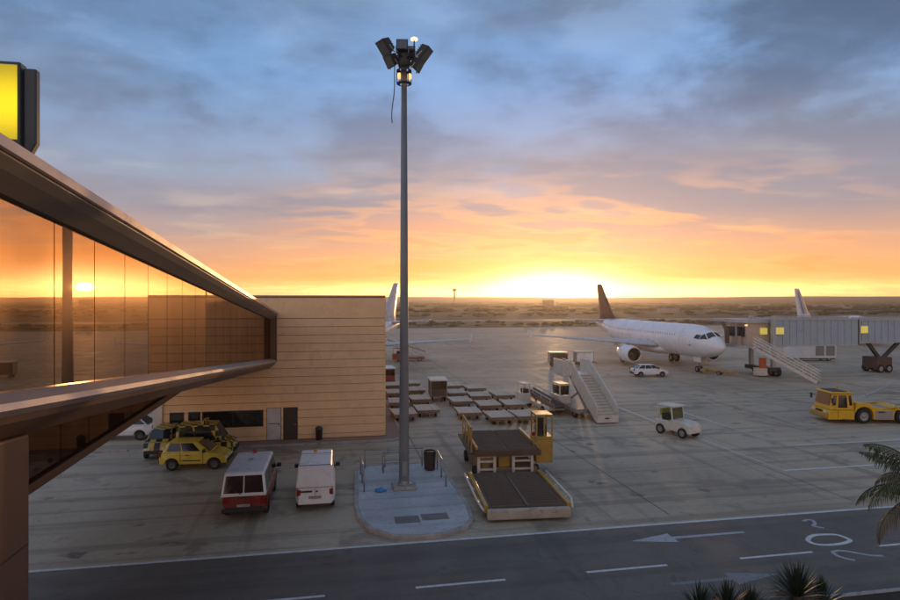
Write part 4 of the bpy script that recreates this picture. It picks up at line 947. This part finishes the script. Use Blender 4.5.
    if detail:
        for s in (1, -1):
            wm = None
            for k in range(34):
                a = 7.6+.62*k
                if abs(a-16.3) < .1: continue
                p = fus(a, s*R(70)); nrm = Vector((0, math.sin(s*R(70)), math.cos(R(70))))
                if wm is None:
                    mb = MB(); u = Vector((0, 0, 1)).cross(nrm).normalized(); v = nrm.cross(u)
                    mb.plate([u*.11*math.cos(2*math.pi*i/8)+v*.16*math.sin(2*math.pi*i/8) for i in range(8)], .012); wm = mb.mesh('cabin_window'); wm.materials.append(mat('cabin_pane', (.42, .43, .45), .25))
                inst('cabin_window', wm, body, p)
            for a in (5.6, 27.2):
                q = [fus(a, s*R(p)) for p in (58, 70, 82, 96)]
                for a2 in (a, a+.82): patch(a2-.02, a2+.02, s*R(56), s*R(97), .006, 1, 6).build('door_seam', M_tuggrey, body)
                patch(a, a+.82, s*R(55.4), s*R(56.2), .006, 3, 1).build('door_seam', M_tuggrey, body)
            patch(3.9, 4.4, s*R(98), s*R(103), .008).build('static_port', M_tuggrey, body)
    return t
aircraft('airliner', 'white airliner with dark maroon fin, nose towards the jet bridge', (44.4, 62.9), R(-90-2.7+1.0), M_finred)
p = at(450, 300, 64); q = Vector((-20*ca+64*sa, 20*sa+64*ca, 0))
aircraft('airliner', 'airliner with pale grey fin mostly hidden behind the tan building', (q.x, q.y), R(-90)-YAW-R(18), mat('pale_fin', (.62, .66, .72), .35), 1., False)
# the third one: only its striped fin and the top of its tail rise over the jet bridge
hd3 = R(90-64)
tp = at(797, 300, 113); k3 = .95
n3 = Vector((tp.x, tp.y, 0))+Vector((math.cos(hd3), math.sin(hd3), 0))*36*k3
a3 = aircraft('airliner', 'airliner with white fin striped in orange and blue, parked behind the jet bridge', (n3.x, n3.y), hd3, M_planewhite, k3, False)
f3 = [c for c in a3.children if c.name.startswith('fin')][0]
for u0, u1, m_ in ((.30, .40, M_finorange), (.52, .62, M_finblue)):
    for s in (1, -1):
        def fp(u, z_):
            kk = (z_-6.6)/(11.4-6.6); a = 30.6+4.3*kk; c = 5.2-3.0*kk
            th = .12*math.sin(min(1, u*2.2+.25)*math.pi*.5)*(1-max(0, u-.4)/.75)*c*.72
            return Vector((-(a+u*c), s*(th*.82+.035), z_))
        MB().plate([fp(u0, 6.7), fp(u1, 6.7), fp(u1*.98, 11.3), fp(u0*1.02, 11.3)], .012).build('stripe', m_, f3)

tb = thing('tow_bar', 'yellow aircraft tow bar lying ahead of the nose wheel', 'tow bar', (44.4, 66.6, 0), R(-62))
MB().tube([(0, 0, .4), (3.6, 0, .4)], .14, 10).build('bar', M_equip_y, tb, True)
MB().bx(-.3, .3, -.5, .5, .26, .56).build('head', M_equip_y, tb, bevel=.03)
MB().lathe([(-.05, .14), (.05, .14)], (3.72, 0, .4), 'z', 12, True).build('eye', M_equip_y, tb)
for s in (1, -1): wheel(tb, 1.9, s*.28, .24, .12, s)
MB().bar((1.9, -.3, .24), (1.9, .3, .24), .07, .1).build('axle', M_equip_y, tb)

vehicle('service_car', 'white car driving past under the nose of the airliner', 'car', (36.2, 65.2, 0), R(-8), 4.16, 1.72, SED,
        (-1.75, 1.15, .93, -1.1, .35, 1.43, 1.54, 1.16), (-1.25, 1.3), .3, M_white)
covered_cart('baggage_cart', 'low baggage cart under the wing, farther from the engine', (29.6, 77.5, 0), R(80), 'baggage carts under the airliner wing')
covered_cart('baggage_cart', 'low baggage cart under the wing, nearer to the engine', (33.6, 78.2, 0), R(84), 'baggage carts under the airliner wing', curtain=M_dollydeck)

# ------------------------------------------------------------------ jet bridge (right)
jb = thing('jet_bridge', 'grey ribbed jet bridge on wheels with lit yellow windows and side stairs', 'jet bridge', (-.8, 0, 0))
TY0, TY1 = 62.6, 65.4
def tunnel(x0, x1, z0, z1, y0, y1):
    MB().bx(x0, x1, y0, y1, z0, z1).build('tunnel', M_tunnel, jb)
    rib = MB().bx(-.09, .09, -.07, 0, z0+.16, z1-.16).mesh('rib'); rib.materials.append(M_tunnel)
    k = x0+.6
    while k < x1-.3: inst('rib', rib, jb, (k, y0-.001, 0)); k += .95
    for za in (z0, z1-.15): MB().bx(x0, x1, y0-.10, y0-.002, za, za+.15).build('edge_beam', M_tunnelframe, jb)
    MB().bx(x0-.02, x0+.22, y0-.13, y1+.13, z0-.1, z1+.12).build('portal_frame', M_tunnelframe, jb, bevel=.02)
tunnel(51.3, 63.2, 3.45, 6.75, TY0, TY1)
MB().bx(63.2, 63.5, TY0+.1, TY1-.1, 3.6, 6.7).build('gasket', M_black, jb)
tunnel(63.5, 98, 3.7, 6.62, TY0+.28, TY1-.28)
# roof rails and cable trays
for x0_, x1_, zz_ in ((51.5, 63.1, 6.76), (63.8, 97, 6.63)):
    MB().bar((x0_, TY0+.3, zz_+.35), (x1_, TY0+.3, zz_+.35), .05, .05).build('roof_rail', M_galv, jb)
    k = x0_
    while k < x1_: MB().bar((k, TY0+.3, zz_), (k, TY0+.3, zz_+.35), .05, .05).build('roof_post', M_galv, jb); k += 2.1
    MB().bx(x0_, x1_, TY0+1.2, TY0+1.6, zz_, zz_+.2).build('cable_tray', M_tunnelframe, jb)
for (xa, xb, za, zb_, yv) in ((51.75, 52.8, 4.95, 5.75, TY0), (63.75, 64.75, 4.95, 5.8, TY0+.28), (80, 81, 4.95, 5.8, TY0+.28)):
    w_ = MB().bx(xa-.1, xb+.1, yv-.16, yv-.003, za-.1, zb_+.1).build('window', M_tunnelframe, jb)
    MB().bx(xa, xb, yv-.18, yv-.162, za, zb_).build('pane', M_litwin, w_)
# rotunda cab next to the aircraft door
MB().prism([(47.7, 64.2), (48.3, 63.0), (49.5, 62.5), (51.25, 62.7), (51.25, 65.6), (50.2, 67.6), (48.4, 69.0), (47.5, 68.6)], 3.35, 3.6).build('cab_floor', M_tunnelframe, jb)
MB().prism([(47.5, 64.1), (48.2, 62.8), (49.5, 62.3), (51.27, 62.55), (51.27, 65.7), (50.3, 67.8), (48.4, 69.2), (47.4, 68.7)], 6.3, 6.7).build('cab_roof', M_tunnelframe, jb)
cw = MB().prism([(48.3, 63.0), (49.5, 62.62), (51.2, 62.8), (51.2, 65.5), (50.1, 67.5), (49.2, 67.2)], 3.6, 6.3).build('cab_wall', M_jetcab, jb)
MB().bx(49.75, 50.65, 62.50, 62.60, 4.95, 5.7).build('cab_window', M_litwin, cw)
MB().bx(48.25, 48.31, 63.4, 66.6, 4.6, 5.8).build('cab_window', M_autoglass, cw)
for xx, yv in ((47.85, 64.3), (48.35, 63.1)): MB().bar((xx, yv, 3.6), (xx, yv, 6.3), .14, .14).build('cab_post', M_tunnelframe, jb)
MB().bx(47.8, 48.24, 63.9, 64.0, 3.6, 4.7).build('cab_barrier', M_jetcab, jb)
can = MB()
for k in range(7):
    a = R(-10+k*12); can.tube([(47.6-.09*k, 65.2, 3.7), (47.5-.09*k, 65.2, 5.4), (47.4-.08*k, 66, 6.35), (47.2-.08*k, 68.2, 6.35)], .05, 6)
can.build('canopy_bellows', mat('bellows_brown', (.17, .12, .08), .7), jb)
MB().bx(47.9, 48.2, 62.7, 62.8, 5.95, 6.1).build('cab_lamp', M_warmlamp, jb)
MB().bar((51.1, 62.1, 0.9), (51.1, 62.1, 7.1), .42, .42).build('lift_column', M_tunnelframe, jb)
MB().bar((51.1, 65.9, 0.9), (51.1, 65.9, 7.1), .42, .42).build('lift_column', M_tunnelframe, jb)
MB().bx(50.4, 51.9, 61.8, 66.2, .6, 1.1).build('bogie', M_winframe, jb, bevel=.05)
for yv in (62.2, 63.0, 65.0, 65.8):
    wheel(jb, 51.7, yv, .55, .42, 1).rotation_euler = (0, 0, R(90))
MB().bx(49.3, 50.3, 62.0, 63.2, .15, 1.0).build('motor_box', M_equip_w, jb, bevel=.04); MB().bx(49.6, 50.2, 62.1, 62.6, 1.0, 2.2).build('control_box', M_orangecone, jb)
# service stairs
sA, sB = Vector((48.75, 62.2, 3.5)), Vector((52.1, 56.4, .1))
dirv = (sB-sA); hz = Vector((dirv.x, dirv.y, 0)).normalized(); sid = Vector((-hz.y, hz.x, 0))*.5
for s in (-1, 1):
    MB().bar(sA+sid*s, sB+sid*s, .09, .34).build('stair_stringer', M_equip_w, jb)
    for hgt in (.45, .8, 1.15): MB().bar(sA+sid*s+Vector((0,0,hgt)), sB+sid*s+Vector((0,0,hgt)), .10, .11).build('stair_rail', M_equip_w, jb)
    for k in range(8): pp = sA.lerp(sB, (k+.3)/8)+sid*s; MB().bar(pp, pp+Vector((0,0,1.15)), .07, .07).build('stair_post', M_equip_w, jb)
for k in range(16):
    pp = sA.lerp(sB, (k+.5)/16); MB().bar(pp-sid, pp+sid, .26, .04).build('stair_tread', M_galv, jb)
MB().bx(48.3, 49.6, 61.6, 62.6, 3.36, 3.46).build('stair_landing', M_tunnelframe, jb)
# drive bogie and pillar farther along
MB().bx(66.4, 68.6, 63.0, 65.2, .5, 1.9).build('drive_unit', mat('rusty_brown', (.10, .06, .045), .7, var=.3), jb, bevel=.06)
MB().bar((66.0, 64, 3.7), (67.6, 64, 1.8), .3, .4).build('strut', M_winframe, jb); MB().bar((70.6, 64, 3.7), (68.2, 64, 1.7), .3, .4).build('strut', M_winframe, jb)
for xx in (66.9, 68.1):
    for yv in (63.1, 65.1): wheel(jb, xx, yv, .5, .4, 1)
MB().lathe([(0, .7), (.1, .7), (.12, .42), (3.75, .42)], (77.5, 64.1, 0), 'z', 18, True).build('pillar', M_jetcab, jb, True)
MB().bx(72.6, 74.4, 63.2, 65, 2.4, 3.69).build('cable_box', mat('rusty_brown', (.10, .06, .045), .7), jb)

gpu = thing('power_unit', 'white container with two louvred grilles standing under the jet bridge', 'container', (69.0, 77.6, 0), R(-10.7))
MB().bx(-3.3, 3.3, -1.1, 1.1, .45, 2.75).build('housing', M_white, gpu, bevel=.06)
for xx in (.2, 1.75):
    gr = MB().bx(xx, xx+1.25, -1.13, -1.102, .85, 2.35).build('grille', M_tuggrey, gpu)
    lv = MB().bx(.05, 1.2, -.03, 0, -.04, .04).mesh('louvre'); lv.materials.append(M_galv)
    for k in range(10): inst('louvre', lv, gr, (xx, -1.131, .95+.145*k))
MB().bx(-3.2, 3.2, -.9, .9, .3, .45).build('chassis', M_black, gpu)
for xx in (-2.2, 2.2):
    for s in (-1, 1): wheel(gpu, xx, s*.95, .3, .22, s)

# ------------------------------------------------------------------ pushback tug
tg = thing('pushback_tug', 'yellow pushback tug with low grey flanks on the apron by the palm', 'tug', (38.45, 38.3, 0), R(168)); tg.scale = (.94,)*3
TP = [(-3.4, .30), (-3.45, .62), (-3.35, 1.05), (-2.0, 1.12), (-.6, 1.18), (.35, 1.55), (1.15, 1.62), (1.2, 1.0), (3.1, 1.0), (3.25, .8), (3.28, .30)]
out = list(TP)
for wx, r_ in ((.55, .72), (-2.45, .72)):
    out += [(wx+r_*math.cos(a), .30+.28+r_*math.sin(a)) for a in [math.pi*i/8 for i in range(9)]]
    out[-9:-9] = [(wx+r_, .30)]; out.append((wx-r_, .30))
nn_ = len(out); hw_ = 1.25
bdy = MB().add([(x, hw_, z_) for x, z_ in out]+[(x, -hw_, z_) for x, z_ in out], [tuple(range(nn_)), tuple(range(2*nn_-1, nn_-1, -1))]+[(i, (i+1) % nn_, nn_+(i+1) % nn_, nn_+i) for i in range(nn_)]).build('body', M_tugyellow, tg, bevel=.05, seg=3)
for s in (1, -1):
    MB().bx(-1.62, -.28, s*1.262-.012, s*1.262+.012, .36, 1.0).build('flank_panel', M_tuggrey, tg)
    MB().bx(-1.0, -.5, s*1.28-.012, s*1.28+.012, .86, .95).build('vent', M_black, tg)
    for wx in (.55, -2.45): wheel(tg, wx, s*1.05, .56, .4, s)
cabt = MB().hexa([(1.2, -1.15, 1.0), (3.1, -1.1, 1.0), (3.1, 1.1, 1.0), (1.2, 1.15, 1.0)], [(1.35, -1.05, 2.28), (2.85, -1.0, 2.28), (2.85, 1.0, 2.28), (1.35, 1.05, 2.28)]).build('cab', M_tugyellow, tg, bevel=.1, seg=4)
MB().bx(1.25, 3.0, -1.12, 1.12, 2.27, 2.4).build('cab_roof', M_tugyellow, tg, bevel=.07, seg=3)
MB().bx(1.6, 2.7, -.8, .8, 2.401, 2.44).build('roof_hatch', M_black, tg)
lp_ = lambda a, b_, k: a+(b_-a)*k
for s in (1, -1):
    def tq(u, v): return (lp_(lp_(1.2, 3.1, u), lp_(1.35, 2.85, u), v), s*lp_(lp_(1.15, 1.1, u), lp_(1.05, 1.0, u), v), lp_(1.0, 2.28, v))
    for u0, u1 in ((.08, .20), (.30, .68), (.78, .93)):
        qd = [tq(u0, .16 if u0 == .30 else .3), tq(u1, .16 if u0 == .30 else .3), tq(u1, .9), tq(u0, .9)]
        MB().plate(qd if s < 0 else qd[::-1], .015).build('side_window', M_autoglass, cabt)
MB().plate([(3.06, -.92, 1.35), (3.06, .92, 1.35), (2.89, .88, 2.2), (2.89, -.88, 2.2)], .02).build('windscreen', M_autoglass, cabt)
MB().plate([(1.235, -.92, 1.35), (1.235, .92, 1.35), (1.335, .88, 2.2), (1.335, -.88, 2.2)], .02).build('rear_window', M_autoglass, cabt)
MB().bx(3.2, 3.42, -1.15, 1.15, .38, .72).build('bumper', M_equip_y, tg, bevel=.05)
for s in (1, -1): MB().bx(3.24, 3.3, s*.8-.15, s*.8+.15, .76, .92).build('headlight', M_lampglass, tg)

MB().lathe([(2.44, .1), (2.58, .09), (2.64, .03)], (1.45, -.7, 0), 'z', 10, True).build('beacon', M_amber, tg)
for s in (1, -1):
    MB().bar((2.95, s*1.05, 1.9), (3.1, s*1.42, 1.9), .04, .04).build('mirror_arm', M_black, tg); MB().bx(3.05, 3.13, s*1.42-.1, s*1.42+.1, 1.6, 2.0).build('mirror', M_black, tg, bevel=.02)
    MB().bx(1.30, 1.32, s*1.255-.012, s*1.255+.012, .4, 1.0).build('door_seam', M_black, tg); MB().bx(2.55, 2.57, s*1.255-.012, s*1.255+.012, .4, 1.0).build('door_seam', M_black, tg)
    MB().bx(1.7, 2.3, s*1.27-.1, s*1.27+.1, .28, .34).build('step', M_black, tg)
    MB().bx(-3.3, -3.18, s*.9-.12, s*.9+.12, .74, .92).build('tail_light', M_redlamp, tg)
    MB().tube([(-3.1, s*1.1, 1.05), (-3.1, s*1.1, 1.35), (-1.9, s*1.1, 1.4), (-1.9, s*1.1, 1.1)], .025, 6).build('grab_rail', M_galv, tg)
for k in range(6): MB().bx(3.262, 3.29, -.45+.15*k, -.36+.15*k, .78, .95).build('grille_bar', M_black, tg)
MB().bx(-1.7, -.9, -.7, .7, 1.135, 1.17).build('engine_cover', M_tuggrey, tg)

# ------------------------------------------------------------------ small tow tractor on the move
tt = thing('tow_tractor', 'small pale tow tractor with a canopy cab crossing the stand line', 'tractor', (22.35, 36.5, 0), R(-70))
MB().loft([[(x, y, z_) for x, y, z_ in ((xx, -.62, .34), (xx, .62, .34), (xx, .62, zt), (xx, -.62, zt))] for xx, zt in ((-1.35, .95), (-.2, .95), (-.1, 1.08), (.9, 1.02), (1.3, .9), (1.38, .6))]).build('body', M_equip_w, tt, bevel=.06, seg=3)
MB().bx(-1.2, .2, -.62, .62, 1.88, 1.98).build('canopy', M_equip_w, tt, bevel=.05)
for xx, yv in ((-1.12, .55), (-1.12, -.55), (.02, .55), (.02, -.55)): MB().bar((xx, yv, .95), (xx+(.0 if xx < 0 else -.08), yv, 1.88), .07, .07).build('canopy_post', M_equip_w, tt)
MB().plate([(.04, -.5, 1.1), (.04, .5, 1.1), (-.04, .5, 1.82), (-.04, -.5, 1.82)], .012).build('windscreen', mat('green_glass', (.10, .11, .045), .1), tt)
MB().bx(-.95, -.4, -.45, .45, .95, 1.35).build('seat', M_black, tt, bevel=.05)
MB().bx(-1.1, -.95, -.45, .45, 1.2, 1.65).build('seat_back', mat('green_vest', (.30, .32, .05), .7), tt, bevel=.04)
for xx in (-.9, .85):
    for s in (-1, 1): wheel(tt, xx, s*.6, .34, .22, s)
for s in (-1, 1): MB().bx(1.3, 1.4, s*.4-.1, s*.4+.1, .66, .8).build('headlight', M_lampglass, tt)

# ------------------------------------------------------------------ far things
ct = at(454.5, 300, 1500)
tw = thing('control_tower', 'distant control tower standing up against the bright horizon', 'tower', (ct.x, ct.y, 0))
MB().lathe([(0, 3), (30, 2)], (0,0,0), 'z', 12, True).build('shaft', M_winframe, tw)
MB().lathe([(30, 2), (32, 5), (35, 6), (35.5, 6.3), (36.5, 6.3), (37, 2), (40, .4)], (0,0,0), 'z', 12, True).build('cabin', M_winframe, tw)
for px_, D_, w_, h_, lab in ((668, 430, 14, 4, 'pale low hut in the fields behind the airliner'), (548, 900, 16, 9.5, 'small far shed on the skyline beside the brightest sky')):
    c_ = at(px_, 300, D_); o = thing('far_shed', lab, 'shed', (c_.x, c_.y, -.06), -YAW)
    MB().bx(-w_/2, w_/2, -w_/4, w_/4, 0, h_*.75).build('wall', M_kerb if D_ < 600 else M_winframe, o)
    MB().loft([[(-w_/2-.3, -w_/4-.3, h_*.75), (-w_/2-.3, 0, h_), (-w_/2-.3, w_/4+.3, h_*.75)], [(w_/2+.3, -w_/4-.3, h_*.75), (w_/2+.3, 0, h_), (w_/2+.3, w_/4+.3, h_*.75)]]).build('roof', M_winframe, o)

# ------------------------------------------------------------------ haze
def build_haze():
    m = bpy.data.materials.new('evening_haze'); m.use_nodes = True; T = NT(m.node_tree); T.n.remove(T.n['Principled BSDF'])
    v = T.node('ShaderNodeVolumePrincipled'); v.inputs['Color'].default_value = (.93, .86, .78, 1); v.inputs['Density'].default_value = .0002; v.inputs['Anisotropy'].default_value = .78
    T.l.new(v.outputs[0], T.n['Material Output'].inputs['Volume'])
    tag(MB().bx(-3300, 3300, -2400, 4100, -1.2, 62).build('haze', m), 'warm evening haze over the airfield', 'haze', kind='stuff')
build_haze()

# ------------------------------------------------------------------ palms and yuccas
def frond(parent, base, az, elev, L, droop, seed, m):
    rnd = random.Random(seed); b = MB(); pts = []; p = Vector(base); e = elev; N = 22
    for k in range(N+1):
        pts.append(p.copy()); d = Vector((math.cos(az)*math.cos(e), math.sin(az)*math.cos(e), math.sin(e))); p = p+d*L/N; e -= droop/N*(0.4+1.2*k/N)
    for k in range(N): b.cyl(pts[k], pts[k+1], .022*(1-.8*k/N)+.004, .022*(1-.8*(k+1)/N)+.004, n=5, caps=False)
    for k in range(2, N+1):
        t_ = (pts[k]-pts[k-1]).normalized(); sd_ = t_.cross(Vector((0, 0, 1)))
        if sd_.length < .05: sd_ = Vector((-math.sin(az), math.cos(az), 0))
        sd_.normalize(); ll = L*.27*math.sin(math.pi*min(1, .18+.8*k/N))**.7
        for s in (-1, 1):
            for sub in (0, .5):
                q = pts[k-1].lerp(pts[k], sub); dd = (sd_*s*.75+t_*.55+Vector((0, 0, -.55-rnd.uniform(0, .5)))).normalized()
                l2 = ll*rnd.uniform(.75, 1.1); mid_ = q+dd*l2*.5; tip = q+(dd+Vector((0, 0, -.45))).normalized()*l2; wv_ = t_*.018
                b.add([q-wv_*.5, q+wv_*.5, mid_+wv_, mid_-wv_, tip], [(0, 1, 2, 3), (3, 2, 4)])
    b.build('frond', m, parent)
def palm(label, base, h, spec, seed):
    t = thing('palm_tree', label, 'palm', (base[0], base[1], .1)); pr = []
    for k in range(14): z_ = h*k/13; pr.append((z_, .17-.04*k/13+(.012 if k % 2 else 0)))
    MB().lathe(pr, (0, 0, 0), 'z', 12, True).build('trunk', M_trunk, t)
    for i, (az, el, L, dr) in enumerate(spec): frond(t, (0, 0, h), R(az), R(el), L, R(dr), seed*50+i, M_frondbrown if i % 3 == 0 else M_frond)
    return t
pb = at(936, 300, 13.2)
palm('feathery palm whose drooping fronds hang over the road edge', (pb.x, pb.y), 4.6,
     [(176, 4, 2.0, 115), (150, 25, 1.8, 110), (190, -26, 1.8, 62), (200, 14, 1.9, 125), (120, 50, 1.7, 70), (230, 20, 1.9, 110), (90, 30, 1.8, 110), (60, 45, 1.8, 90), (270, 30, 1.8, 110), (300, 40, 1.8, 100), (0, 35, 1.9, 100), (330, 10, 1.8, 100), (30, 15, 1.8, 90), (170, 62, 2.1, 75), (182, 38, 2.2, 125)], 3)
def yucca(label, base, h, n, L, seed):
    t = thing('yucca', label, 'plant', (base[0], base[1], .1), 0, 'spiky plants in the planting bed'); rnd = random.Random(seed)
    MB().lathe([(0, .12), (h*.5, .10), (h, .12)], (0,0,0), 'z', 10, True).build('trunk', M_trunk, t)
    b = MB()
    for i in range(n):
        az = rnd.uniform(0, 2*math.pi); el = R(rnd.uniform(-25, 88)); l = L*rnd.uniform(.7, 1.1)
        d = Vector((math.cos(az)*math.cos(el), math.sin(az)*math.cos(el), math.sin(el))); sd_ = d.cross(Vector((0, 0, 1))).normalized()*.022
        o = Vector((0, 0, h))+d*.08; m1 = o+d*l*.55; tip = o+d*l+Vector((0, 0, -.12*l*math.cos(el)))
        b.add([o-sd_*.6, o+sd_*.6, m1+sd_, m1-sd_, tip], [(0, 1, 2, 3), (3, 2, 4)])
    b.build('crown', M_yucca, t); return t
for px_, ty, D_, n_, L_, lab in ((797, 598, 13.2, 240, .72, 'large dark spiky plant at the lower edge, tallest of its row'), (822, 606, 13.4, 150, .6, 'dark spiky plant just beside the tallest one on the kerb side'),
                                 (727, 611, 13.0, 150, .62, 'dark spiky plant left of the tallest one'), (700, 612, 12.8, 130, .58, 'dark spiky plant at the outer end of its row, farthest from the palm'), (750, 612, 13.1, 120, .55, 'low dark spiky plant in the gap beside the tallest one')):
    q = at(px_, ty, D_); yucca(lab, (q.x, q.y), q.z-.1, n_, L_, int(px_))
